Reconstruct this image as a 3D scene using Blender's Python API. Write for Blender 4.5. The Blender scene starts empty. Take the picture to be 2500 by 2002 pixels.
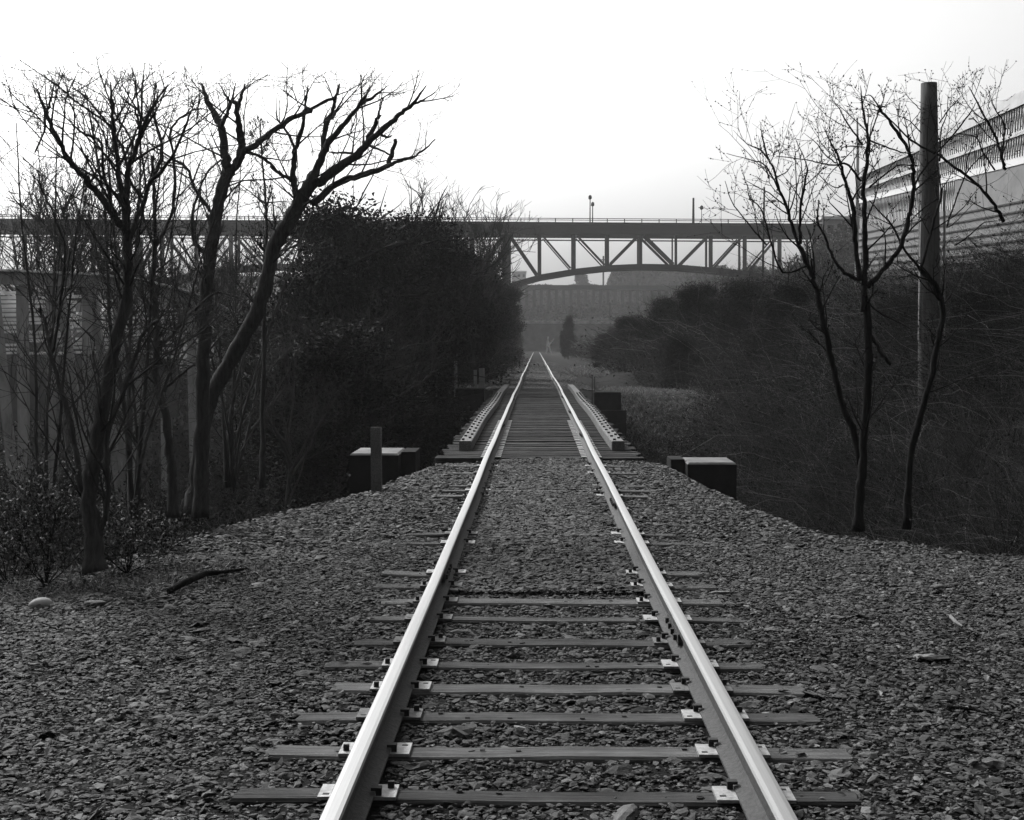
import bpy, math, random
import numpy as np
from mathutils import Matrix, Vector

# ------------------------------------------------------------------ camera, sky, sun, exposure
SC = bpy.context.scene
COL = SC.collection
F = 3450.0                      # focal length in pixels of the 2500 px wide photograph
CAMLOC = Vector((-0.075, 0.0, 1.55))
PITCH, YAW = math.atan(158 / F), math.atan(59 / F)
cam = bpy.data.cameras.new('camera'); camo = bpy.data.objects.new('camera', cam); COL.objects.link(camo)
cam.sensor_width = 36; cam.lens = F / 2500 * 36; cam.clip_start = 0.05; cam.clip_end = 6000
camo.location = CAMLOC; camo.rotation_euler = (math.pi / 2 - PITCH, 0, YAW)
SC.camera = camo
RM = camo.rotation_euler.to_matrix()

SUN_EL, SUN_AZ = math.radians(42), math.radians(-38)     # azimuth from +Y, negative = to the left
w = bpy.data.worlds.new('World'); SC.world = w; w.use_nodes = True
nt = w.node_tree; nt.nodes.clear()
sky = nt.nodes.new('ShaderNodeTexSky'); sky.sky_type = 'NISHITA'; sky.sun_disc = False
sky.sun_elevation = SUN_EL; sky.sun_rotation = SUN_AZ
sky.air_density = 1.0; sky.dust_density = 8.0; sky.ozone_density = 1.0
bw = nt.nodes.new('ShaderNodeRGBToBW'); bg = nt.nodes.new('ShaderNodeBackground'); bg.inputs[1].default_value = 0.14
out = nt.nodes.new('ShaderNodeOutputWorld')
nt.links.new(sky.outputs[0], bw.inputs[0]); nt.links.new(bw.outputs[0], bg.inputs[0]); nt.links.new(bg.outputs[0], out.inputs[0])
sl = bpy.data.lights.new('sun', 'SUN'); sl.energy = 2.4; sl.angle = math.radians(9); sl.color = (1, 1, 1)
so = bpy.data.objects.new('sun', sl); COL.objects.link(so)
d = Vector((math.sin(SUN_AZ) * math.cos(SUN_EL), math.cos(SUN_AZ) * math.cos(SUN_EL), math.sin(SUN_EL)))
so.rotation_euler = d.to_track_quat('Z', 'Y').to_euler(); so.location = d * 50
SC.view_settings.view_transform = 'Standard'; SC.view_settings.look = 'None'
SC.view_settings.exposure = 0.85; SC.view_settings.gamma = 1.0

# ------------------------------------------------------------------ helpers
rng = np.random.default_rng(11); random.seed(11)
def P(px, py, Y):
    """world point seen at photo pixel (px, py) whose distance along the track is Y"""
    v = RM @ Vector(((px - 1250) / F, (1001 - py) / F, -1.0))
    return CAMLOC + v * (Y / v.y)

def sm(t, a, b):
    t = np.clip((np.asarray(t, float) - a) / (b - a), 0, 1); return t * t * (3 - 2 * t)

class MB:
    def __init__(s): s.v = []; s.f = []; s.n = 0; s.mi = []
    def add(s, verts, faces, mi=0):
        verts = np.asarray(verts, float).reshape(-1, 3); faces = np.asarray(faces, int)
        s.v.append(verts); s.f.append(faces + s.n); s.mi.append(np.full(len(faces), mi)); s.n += len(verts); return s
    def box(s, x0, x1, y0, y1, z0, z1, mi=0, jit=0):
        v = np.array([(x, y, z) for z in (z0, z1) for y in (y0, y1) for x in (x0, x1)], float)
        if jit: v += rng.normal(0, jit, v.shape)
        return s.add(v, [(0, 2, 3, 1), (4, 5, 7, 6), (0, 1, 5, 4), (2, 6, 7, 3), (0, 4, 6, 2), (1, 3, 7, 5)], mi)
    def bar(s, a, b, wx, wz, mi=0, up=(0, 0, 1)):
        """rectangular bar from a to b: wx across, wz along 'up'"""
        a = Vector(a); b = Vector(b); t = (b - a).normalized(); u = Vector(up)
        r = t.cross(u)
        if r.length < 1e-4: r = t.cross(Vector((1, 0, 0)))
        r.normalize(); u = r.cross(t).normalized()
        v = []
        for p in (a, b):
            for i, j in ((-1, -1), (1, -1), (1, 1), (-1, 1)): v.append(p + r * (i * wx / 2) + u * (j * wz / 2))
        return s.add([tuple(q) for q in v], [(0, 3, 2, 1), (4, 5, 6, 7), (0, 1, 5, 4), (1, 2, 6, 5), (2, 3, 7, 6), (3, 0, 4, 7)], mi)
    def tube(s, pts, rad, n=6, mi=0, cap=True):
        pts = np.asarray([tuple(p) for p in pts], float); k = len(pts)
        rad = np.broadcast_to(np.asarray(rad, float), (k,))
        t = np.gradient(pts, axis=0); t /= np.linalg.norm(t, axis=1)[:, None] + 1e-9
        ref = np.array([0.13, 0.98, 0.1]) if abs(t[:, 1]).mean() < .8 else np.array([1., 0.1, 0.05])
        u = np.cross(t, ref); u /= np.linalg.norm(u, axis=1)[:, None] + 1e-9
        v = np.cross(t, u)
        a = np.arange(n) * 2 * np.pi / n
        ring = pts[:, None] + rad[:, None, None] * (np.cos(a)[None, :, None] * u[:, None] + np.sin(a)[None, :, None] * v[:, None])
        i = np.arange(k - 1)[:, None] * n; j = np.arange(n)[None]; j2 = (j + 1) % n
        fs = np.stack([i + j, i + j2, i + n + j2, i + n + j], -1).reshape(-1, 4)
        s.add(ring.reshape(-1, 3), fs, mi)
        if cap and n >= 4:
            c = pts[[0, -1]]; b0 = s.n
            s.v.append(c); base = b0 - k * n
            s.n += 2
            f0 = [(base + (q + 1) % n, base + q, b0, b0) for q in range(n)]
            f1 = [(base + (k - 1) * n + q, base + (k - 1) * n + (q + 1) % n, b0 + 1, b0 + 1) for q in range(n)]
            s.tri = getattr(s, 'tri', []); s.tri += [(q[0], q[1], q[2], mi) for q in f0 + f1]
        return s
    def mesh(s, name, mats, smooth=False, attr=None):
        me = bpy.data.meshes.new(name)
        V = np.concatenate(s.v) if s.v else np.zeros((0, 3))
        me.vertices.add(len(V)); me.vertices.foreach_set('co', V.astype(np.float32).ravel())
        loops = []; starts = []; mis = []; st = 0
        for fa, m in zip(s.f, s.mi):
            if not len(fa): continue
            loops.append(fa.ravel()); c = fa.shape[1]
            starts.append(st + np.arange(len(fa)) * c); st += fa.size; mis.append(m)
        tri = getattr(s, 'tri', [])
        if tri:
            ta = np.array(tri); loops.append(ta[:, :3].ravel()); starts.append(st + np.arange(len(ta)) * 3); mis.append(ta[:, 3])
        loops = np.concatenate(loops); starts = np.concatenate(starts); mis = np.concatenate(mis)
        me.loops.add(len(loops)); me.loops.foreach_set('vertex_index', loops.astype(np.int32))
        me.polygons.add(len(starts)); me.polygons.foreach_set('loop_start', starts.astype(np.int32))
        for m in (mats if isinstance(mats, (list, tuple)) else [mats]): me.materials.append(m)
        me.polygons.foreach_set('material_index', mis.astype(np.int32))
        me.polygons.foreach_set('use_smooth', np.full(len(starts), bool(smooth)))
        if attr is not None:
            a = me.attributes.new('tone', 'FLOAT', 'POINT'); a.data.foreach_set('value', np.asarray(attr, np.float32))
        me.update(calc_edges=True); me.validate(); return me
    def build(s, name, mats, parent=None, smooth=False, loc=None, attr=None):
        if loc is not None:
            s.v = [q - np.array(tuple(loc)) for q in s.v]
        o = bpy.data.objects.new(name, s.mesh(name, mats, smooth, attr)); COL.objects.link(o)
        if parent is not None: o.parent = parent
        elif loc is not None: o.location = loc
        return o

def tag(o, label=None, cat=None, group=None, kind=None):
    if label: o['label'] = label
    if cat: o['category'] = cat
    if group: o['group'] = group
    if kind: o['kind'] = kind
    return o
def thing(name, loc, label, cat, group=None, rz=0):
    o = bpy.data.objects.new(name, None); COL.objects.link(o); o.location = loc; o.rotation_euler.z = rz
    o.empty_display_size = 0.2
    return tag(o, label, cat, group)
def copy_tree(o, parent=None):
    c = o.copy(); COL.objects.link(c)
    if parent is not None: c.parent = parent
    for ch in [q for q in bpy.data.objects if q.parent == o]: copy_tree(ch, c)
    return c

# ------------------------------------------------------------------ materials (a black and white photograph: all greys)
def mat(name, v, rough=0.85, var=0.35, scale=6.0, stretch=(1, 1, 1), bump=0.0, metal=0.0, attr=False, spots=0.0, spec=0.12, bscale=None):
    m = bpy.data.materials.new(name); m.use_nodes = True; n = m.node_tree; L = n.links
    b = n.nodes['Principled BSDF']; b.inputs['Roughness'].default_value = rough; b.inputs['Metallic'].default_value = metal
    b.inputs['Specular IOR Level'].default_value = spec
    tc = n.nodes.new('ShaderNodeTexCoord'); mp = n.nodes.new('ShaderNodeMapping'); mp.inputs['Scale'].default_value = stretch
    L.new(tc.outputs['Object'], mp.inputs[0])
    no = n.nodes.new('ShaderNodeTexNoise'); no.inputs['Scale'].default_value = scale; no.inputs['Detail'].default_value = 6; no.inputs['Roughness'].default_value = .65
    L.new(mp.outputs[0], no.inputs[0])
    mr = n.nodes.new('ShaderNodeMapRange'); mr.inputs[1].default_value = .28; mr.inputs[2].default_value = .72
    mr.inputs[3].default_value = v * (1 - var); mr.inputs[4].default_value = v * (1 + var)
    L.new(no.outputs[0], mr.inputs[0]); val = mr.outputs[0]
    if attr:
        at = n.nodes.new('ShaderNodeAttribute'); at.attribute_name = 'tone'
        mu = n.nodes.new('ShaderNodeMath'); mu.operation = 'MULTIPLY'; L.new(at.outputs['Fac'], mu.inputs[0]); L.new(val, mu.inputs[1]); val = mu.outputs[0]
    if spots:
        n2 = n.nodes.new('ShaderNodeTexNoise'); n2.inputs['Scale'].default_value = scale * 0.22; n2.inputs['Detail'].default_value = 3; L.new(tc.outputs['Object'], n2.inputs[0])
        m2 = n.nodes.new('ShaderNodeMapRange'); m2.inputs[1].default_value = .35; m2.inputs[2].default_value = .65; m2.inputs[3].default_value = 1 - spots; m2.inputs[4].default_value = 1 + spots
        L.new(n2.outputs[0], m2.inputs[0]); mu = n.nodes.new('ShaderNodeMath'); mu.operation = 'MULTIPLY'; L.new(m2.outputs[0], mu.inputs[0]); L.new(val, mu.inputs[1]); val = mu.outputs[0]
    L.new(val, b.inputs['Base Color'])
    if bump:
        bn = n.nodes.new('ShaderNodeBump'); bn.inputs['Strength'].default_value = bump; bn.inputs['Distance'].default_value = .02
        src = no
        if bscale:
            src = n.nodes.new('ShaderNodeTexNoise'); src.inputs['Scale'].default_value = bscale; src.inputs['Detail'].default_value = 5; L.new(mp.outputs[0], src.inputs[0])
        L.new(src.outputs[0], bn.inputs['Height']); L.new(bn.outputs[0], b.inputs['Normal'])
    return m

M = dict(
    earth=mat('earth',  0.008, var=.5, scale=9, bump=1.0, spots=.3, bscale=40, spec=0.02),
    stone=mat('ballast stone', 0.037, rough=.8, var=.45, scale=30, attr=True, bump=.4, spec=.2),
    leaf_litter=mat('leaf litter',  0.05, rough=.8, var=.4, scale=14, attr=True, spec=0.1),
    tie=mat('sleeper wood', .058, rough=.85, var=.8, scale=12, stretch=(.22, 9, 9), bump=1.0, spots=.35, spec=.08),
    pale_tie=mat('pale sleeper wood', .085, rough=.85, var=.7, scale=12, stretch=(.2, 10, 10), bump=1.0, spots=.3, spec=.08),
    dark_tie=mat('dark sleeper wood', .040, rough=.85, var=.8, scale=12, stretch=(.25, 8, 8), bump=1.0, spots=.3, spec=.08),
    deck=mat('bridge sleeper wood',  0.026, rough=.8, var=.5, scale=14, stretch=(.3, 5, 5), bump=.9, spots=.35, spec=0.05),
    guard=mat('guard timber wood',  0.1, rough=.85, var=.5, scale=12, stretch=(5, .5, 5), bump=.7, spots=.25),
    hole=mat('dark bolt hole', .015),
    rail_top=mat('polished rail steel', 0.24, rough=.42, var=.10, scale=5, stretch=(30, .35, 1), metal=1.0),
    rail_side=mat('rusty rail steel',  0.045, rough=.75, var=.35, scale=40, bump=.5),
    plate=mat('tie plate steel',  0.22, rough=.6, var=.35, scale=24, bump=.5, metal=.35),
    spike=mat('rusty spike', .03, rough=.8),
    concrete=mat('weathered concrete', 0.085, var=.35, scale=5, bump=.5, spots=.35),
    dark_concrete=mat('dark and shaded concrete', 0.018, var=.4, scale=4, bump=.5, spots=.4, spec=0.02),  # dark concrete; also paints shade onto the abutment block sides
    bark=mat('bark',  0.014, rough=.95, var=.45, scale=12, stretch=(3, 3, .6), bump=1.0, spec=0.02),
    flare_bark=mat('flare-lightened bark', .05, rough=.95, var=.5, scale=14, stretch=(3, 3, .5), bump=1.0, spec=.03),  # bark colour lightened to imitate lens flare over the left trees
    flare_twig=mat('flare-lightened twig bark', .035, rough=.95, var=.3, scale=8, spec=.02),  # twig colour lightened for the same imitated flare
    dull_plate=mat('rusty tie plate', .09, rough=.75, var=.4, scale=24, bump=.6, metal=.1),
    twig=mat('twig bark', 0.009, rough=.95, var=.3, scale=8, spec=0.02),
    cane=mat('bramble cane', 0.022, attr=True, spots=.65, rough=.8, var=.6, scale=1.5, spec=0.02),
    pale_cane=mat('pale bramble cane',  0.1, rough=.7, var=.6, scale=2.5, spec=0.1),
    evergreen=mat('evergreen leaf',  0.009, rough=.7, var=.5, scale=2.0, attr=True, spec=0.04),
    shrub=mat('pale shrub leaf', 0.1, rough=.7, var=.4, scale=8, attr=True),
    grass=mat('dry grass', 0.2, rough=.9, var=.4, scale=3, attr=True, spec=0.02),
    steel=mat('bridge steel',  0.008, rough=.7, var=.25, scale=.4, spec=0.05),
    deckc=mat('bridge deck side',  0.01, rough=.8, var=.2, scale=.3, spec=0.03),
    wood=mat('silvery timber', 0.24, rough=.9, var=.35, scale=4, stretch=(1, 1, .3), bump=.5),
    board=mat('pale boards', 0.6, rough=.9, var=.35, scale=3, stretch=(.3, .3, 3), bump=.3),
    pole=mat('pole wood',  0.055, rough=.9, var=.4, scale=8, stretch=(3, 3, .25), bump=.8),
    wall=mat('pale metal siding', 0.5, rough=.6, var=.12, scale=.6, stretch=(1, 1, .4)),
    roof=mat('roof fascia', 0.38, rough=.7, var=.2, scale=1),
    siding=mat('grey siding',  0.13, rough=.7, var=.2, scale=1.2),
    rib=mat('dark window rib',  0.02, rough=.6),
    far=mat('far hillside',  0.025, var=.4, scale=.08, bump=.4, spots=.3, spec=0.0),
    white=mat('white paint', .75, rough=.6, var=.1),
    metal=mat('galvanised metal', .25, rough=.5, var=.15, metal=.3),
)

# ------------------------------------------------------------------ track profile and terrain
RY = [0, 5.6, 9.4, 14, 19.5, 24, 30, 38.6, 46, 53, 62, 85, 150, 345, 500]
RZ = [.0, 0, -.012, .008, .030, .044, .058, .072, .076, .076, .07, .05, .0, -.15, -.15]
def railz(y): return np.interp(y, RY, RZ)
def railx(y):
    y = np.asarray(y, float)
    return .003 * np.sin(y * .55) * sm(y, 8, 20) + .012 * np.sin(y * .14 + .6) * sm(y, 30, 60)

EX = [-60, -6, -4.6, -3.7, -3.2, -2.2, -1.45, 0, 1.75, 2.05, 2.3, 2.7, 4.0, 8, 60]
EY = [9.3, 10.2, 10.9, 12.3, 14.6, 17.2, 20.2, 20.9, 20.6, 18.2, 15.8, 13.9, 12.8, 12.6, 12]
def edge(x): return np.interp(x, EX, EY)
def ravine(x, y):
    d = y - edge(x); wd = np.interp(np.abs(x), [0, 1.6, 2.5, 5], [.5, .9, 2.0, 4.0])
    return 2.7 * sm(d / wd, 0, 1) * (1 - sm(y, 46, 53.5)) * (1 - .85 * sm(x, 4.5, 9))
def bumpn(x, y):
    return (np.sin(x * 1.7 + y * .9) + np.sin(x * .63 - y * 1.31 + 2) + np.sin(x * 3.1 + 1) * np.sin(y * 2.7)) / 3
def terr(x, y):
    x = np.asarray(x, float); y = np.asarray(y, float)
    ax = np.abs(x)
    g = railz(y) - np.where(y < 9.75, .189, .187)
    g = g - .05 * np.clip(ax - 1.4, 0, 4) - .05 * sm(ax, 1.4, 2.2)
    g = g + .02 * bumpn(x, y) * sm(ax, 1.2, 2.5)
    g = g - ravine(x, y)
    x0 = 3.2 + 3.0 * sm(y, 40, 48) * (1 - sm(y, 60, 68))       # flat grassy shelf beyond the trestle
    g = g + .42 * (np.clip(x, x0, 12) - x0) * sm(y, 12.8, 20) * (1 - .75 * sm(y, 230, 300)) * (1 - .5 * sm(y, 100, 160) * (1 - sm(x, 8, 20)))
    g = g + sm(x, 28, 60) * sm(y, 120, 240) * 17 * (1 - sm(y, 300, 380))
    g = g - .6 * sm(-x, 9, 16) * sm(y, 20, 40) + 5 * sm(-x, 30, 80) * sm(y, 60, 140)
    g = g + .25 * bumpn(x * .5, y * .35) * sm(ax, 3.5, 9) * sm(y, 16, 26)
    far = np.interp(y, [0, 366, 378, 384, 460, 560, 900, 1700], [0, 0, .5, 8.2, 13.5, 23.5, 26, 26])
    g = g + 34 * sm(-y, 12, 55)                        # unseen hill added behind the camera to block rear sky light
    g = g + far + 1.2 * bumpn(x * .06, y * .05) * sm(y, 400, 500)
    return g

def grid_axis(pts):
    out = []
    for a, b, s in pts: out += list(np.arange(a, b, s))
    return np.array(out + [pts[-1][1]])
xs = grid_axis([(-900, -100, 40), (-100, -20, 3), (-20, -6, .6), (-6, 7, .16), (7, 20, .6), (20, 100, 3), (100, 900, 40)])
ys = grid_axis([(-84, 2, 3), (2, 24, .16), (24, 60, .4), (60, 140, 1.5), (140, 400, 3), (400, 700, 8), (700, 1600, 50)])
X, Yg = np.meshgrid(xs, ys); Z = terr(X, Yg)
nx, ny = len(xs), len(ys)
ii, jj = np.meshgrid(np.arange(nx - 1), np.arange(ny - 1)); a0 = (jj * nx + ii).ravel()
g = MB(); g.add(np.stack([X, Yg, Z], -1).reshape(-1, 3), np.stack([a0, a0 + 1, a0 + nx + 1, a0 + nx], -1))
o = g.build('ground', M['earth'], smooth=True); tag(o, kind='structure')

# ------------------------------------------------------------------ sleepers (positions needed by the ballast)
TIES = [4.75, 5.32, 5.90, 6.48, 7.02, 7.55, 8.15, 8.85, 9.47]
y = 10.05
while y < 20.6: TIES.append(y + random.uniform(-.04, .04)); y += .53
NEAR = len(TIES)
y = 55.0
while y < 92: TIES.append(y); y += .62
tieinfo = []
for k, y in enumerate(TIES):
    l = -1.16 + random.uniform(-.09, .06); r = 1.19 + random.uniform(-.08, .07)
    tieinfo.append([y, l, r, .083 + random.uniform(-.014, .012), random.uniform(-.012, .012)])

# ------------------------------------------------------------------ ballast: one mesh of stones
def ico(sub):
    import bmesh
    bm = bmesh.new(); bmesh.ops.create_icosphere(bm, subdivisions=sub, radius=1)
    v = np.array([q.co[:] for q in bm.verts]); f = np.array([[q.index for q in t.verts] for t in bm.faces]); bm.free(); return v, f
def stones(n, x0, x1, y0, y1, size, sub, zoff=0.0, keep=None):
    x = rng.uniform(x0, x1, n); y = rng.uniform(y0, y1, n)
    ok = y < edge(x) + .25
    if keep is not None: ok &= keep(x, y)
    x, y = x[ok], y[ok]; n = len(x)
    v, f = ico(sub); r = rng.lognormal(math.log(size), .42, n).clip(size * .35, size * 2.8)
    sc = np.stack([r * rng.uniform(.9, 1.7, n), r * rng.uniform(.6, 1.1, n), r * rng.uniform(.18, .55, n)], -1)
    V = v[None] * (1 + rng.normal(0, .2, (n, len(v), 1))) * sc[:, None]
    a = rng.uniform(0, 2 * np.pi, n); t = rng.normal(0, .35, n)
    ct, st = np.cos(t)[:, None], np.sin(t)[:, None]
    Vy = V[..., 1] * ct - V[..., 2] * st; Vz = V[..., 1] * st + V[..., 2] * ct
    ca, sa = np.cos(a)[:, None], np.sin(a)[:, None]
    Vx2 = V[..., 0] * ca - Vy * sa; Vy2 = V[..., 0] * sa + Vy * ca
    z = terr(x, y) + zoff + rng.uniform(-.006, .012, n)
    W = np.stack([Vx2 + x[:, None], Vy2 + y[:, None], Vz + z[:, None]], -1).reshape(-1, 3)
    Fc = (f[None] + (np.arange(n) * len(v))[:, None, None]).reshape(-1, 3)
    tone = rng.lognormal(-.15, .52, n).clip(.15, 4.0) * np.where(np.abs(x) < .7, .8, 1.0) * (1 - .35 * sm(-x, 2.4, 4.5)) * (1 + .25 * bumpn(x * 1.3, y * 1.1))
    return W, Fc, np.repeat(tone, len(v))
tarr = np.array(tieinfo)
def notie(cover):
    def k(x, y):
        bad = np.zeros(len(x), bool)
        for (ty, l, r, hw, dz) in tieinfo[:NEAR]:
            inside = (np.abs(y - ty) < hw + .005) & (x > l) & (x < r)
            if ty > 9.8: inside &= (np.sin(x * 2.9 + ty * 7) + np.sin(x * 7.7 + ty * 13) + (1.0 if abs((ty * 3.7) % 1 - .5) < .12 else -1.3) + 1.0 * (np.abs(x) > .85) > .8)
            bad |= inside & (rng.uniform(0, 1, len(x)) > cover)
        bad |= (np.abs(np.abs(x) - .75) < .075) & (y < 9.8)
        return ~bad
    return k
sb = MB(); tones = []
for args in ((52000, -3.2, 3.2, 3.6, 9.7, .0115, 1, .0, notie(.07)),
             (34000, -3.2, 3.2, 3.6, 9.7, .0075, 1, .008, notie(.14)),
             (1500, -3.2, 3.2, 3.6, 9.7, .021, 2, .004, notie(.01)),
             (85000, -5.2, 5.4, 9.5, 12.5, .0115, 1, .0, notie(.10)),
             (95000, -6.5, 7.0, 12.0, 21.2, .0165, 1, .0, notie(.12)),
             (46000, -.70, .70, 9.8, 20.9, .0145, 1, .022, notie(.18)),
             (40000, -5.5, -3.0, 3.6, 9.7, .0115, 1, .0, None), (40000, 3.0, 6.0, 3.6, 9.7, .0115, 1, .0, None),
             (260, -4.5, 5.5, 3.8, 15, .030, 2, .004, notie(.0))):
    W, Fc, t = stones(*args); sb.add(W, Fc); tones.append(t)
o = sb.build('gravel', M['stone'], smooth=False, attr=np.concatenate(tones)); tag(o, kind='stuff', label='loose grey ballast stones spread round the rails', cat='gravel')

# far ballast, coarse, on the far embankment
n = 9000; v, f = ico(1); x = rng.uniform(-2.1, 2.1, n); yy = 53.5 + rng.uniform(0, 1, n) ** 1.5 * 90
r = rng.uniform(.03, .06, n); V = v[None] * np.stack([r * 1.3, r, r * .6], -1)[:, None] + np.stack([x, yy, terr(x, yy) + .01], -1)[:, None]
fb = MB(); fb.add(V.reshape(-1, 3), (f[None] + (np.arange(n) * len(v))[:, None, None]).reshape(-1, 3))
o = fb.build('far_gravel', M['stone'], smooth=True, attr=np.repeat(rng.lognormal(-.5, .4, n), len(v))); tag(o, kind='stuff', label='grey ballast between the rails beyond the trestle', cat='gravel')

# leaf litter
def leaf_quads(c, size, tilt=1.0, fold=.3, aspect=.55):
    n = len(c); size = np.broadcast_to(size, (n,))
    nrm = rng.normal(0, 1, (n, 3)) * tilt; nrm[:, 2] += (1 - tilt) * 3; nrm /= np.linalg.norm(nrm, axis=1)[:, None] + 1e-9
    u = np.cross(nrm, rng.normal(0, 1, (n, 3))); u /= np.linalg.norm(u, axis=1)[:, None] + 1e-9
    v = np.cross(nrm, u); s = size[:, None]
    q = np.stack([c - u * s, c + v * s * aspect + nrm * s * fold, c + u * s, c - v * s * aspect + nrm * s * fold], 1)
    return q.reshape(-1, 3), (np.arange(n)[:, None] * 4 + np.array([0, 1, 2, 3])[None])
def tri_split(fq):   # fold along the midrib
    return np.concatenate([fq[:, [0, 1, 2]], fq[:, [0, 2, 3]]])
n = 20000; x = rng.uniform(-6.5, 7, n); y = rng.uniform(3.6, 15, n)
dens = np.clip(.25 + .75 * sm(np.abs(x), 1.6, 4), 0, 1)
ok = (y < edge(x) + .3) & (rng.uniform(0, 1, n) < dens) & (np.abs(x) > .85); x, y = x[ok], y[ok]
c = np.stack([x, y, terr(x, y) + .028], -1); vv, ff = leaf_quads(c, rng.uniform(.012, .038, len(c)), tilt=.35, fold=.25)
lb = MB(); lb.add(vv, tri_split(ff)); o = lb.build('leaf_litter', M['leaf_litter'], attr=np.repeat(rng.lognormal(-.1, .4, len(c)), 4))
tag(o, kind='stuff', label='dry fallen leaves scattered over the gravel', cat='leaves')

# ------------------------------------------------------------------ sleepers with tie plates and spikes
RC = .752                      # rail centre from track centre
def wood_box(mb, x0, x1, yc, hw, ztop, h, segs=9, jit=.006):
    xs_ = np.linspace(x0, x1, segs); rows = []
    prof = [(-hw, -h), (-hw, -.012), (-hw + .010, 0), (-hw * .35, .002), (hw * .3, -.002), (hw - .010, 0), (hw, -.012), (hw, -h)]
    for q in xs_:
        j = rng.normal(0, jit, 2)
        rows.append([(q + (rng.normal(0, .012) if q in (xs_[0], xs_[-1]) else 0), yc + a + (j[0] if abs(a) > hw * .6 else 0), ztop + b + (j[1] * .5 if b > -.05 else 0)) for a, b in prof])
    V = np.array(rows).reshape(-1, 3); m_ = len(prof); fs = []
    for i in range(segs - 1):
        for j in range(m_): fs.append((i * m_ + j, i * m_ + (j + 1) % m_, (i + 1) * m_ + (j + 1) % m_, (i + 1) * m_ + j))
    mb.add(V, fs)
    mb.add(V[:m_], [tuple(range(m_))[::-1]]); mb.add(V[-m_:], [tuple(range(m_))])
place_words = ['nearest the camera', 'second from the camera', 'third from the camera', 'fourth from the camera', 'fifth from the camera', 'sixth from the camera', 'seventh from the camera', 'eighth from the camera', 'ninth from the camera, last before the buried ones']
for k, (y, l, r, hw, dz) in enumerate(tieinfo):
    far = k >= NEAR
    zt = float(railz(y)) - (.165 if k < 9 or far else random.uniform(.156, .162) + random.choice([0, 0, .03, .034, .036]))
    if k < 9: lab = 'bare weathered sleeper with steel tie plates, ' + place_words[k]; grp = 'exposed sleepers in the foreground'
    elif not far: lab = 'sleeper half buried in ballast between the foreground sleepers and the trestle'; grp = 'half buried sleepers before the trestle'
    else: lab = 'far sleeper under the rails beyond the trestle'; grp = 'sleepers beyond the trestle'
    t = thing('sleeper', (0, y, zt), lab, 'sleeper', grp)
    mb = MB(); wood_box(mb, l, r, 0, hw, 0, .17, segs=9 if k < 16 else 3)
    o = mb.build('timber', M[random.choice(['tie', 'pale_tie', 'dark_tie'] if k < 9 else ['pale_tie', 'pale_tie', 'tie'])], t)
    if far: continue
    if k < 9:
        for q in range(random.randint(2, 5)):      # old spike holes
            hx = random.choice([-1, 1]) * random.uniform(.1, .6); hy = random.uniform(-hw * .6, hw * .6)
            h = MB(); h.box(hx - .011, hx + .011, hy - .009, hy + .009, .0005, .0045); h.build('spike_hole', M['hole'], t)
    for s in (-1, 1):
        cx = s * RC; pl = MB()
        pl.box(cx - .148, cx + .148, -.080 + random.uniform(-.01, .01), .080, .001, .014)
        p = pl.build('tie_plate', M['plate'] if random.random() < .55 else M['dull_plate'], t)
        for (dx, dy) in ((-.082, .05), (.082, -.05), (-.12, -.04), (.12, .04)):
            sp = MB()
            if abs(dx) < .1:
                sp.box(cx + dx - .011, cx + dx + .011, dy - .011, dy + .011, .012, .034); sp.box(cx + dx - .02 - .008 * np.sign(dx), cx + dx + .02 - .008 * np.sign(dx), dy - .017, dy + .017, .034, .046)
            else: sp.box(cx + dx - .012, cx + dx + .012, dy - .009, dy + .009, .0142, .0155 if random.random() < .6 else .04)
            sp.build('spike', M['spike'], p)

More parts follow.
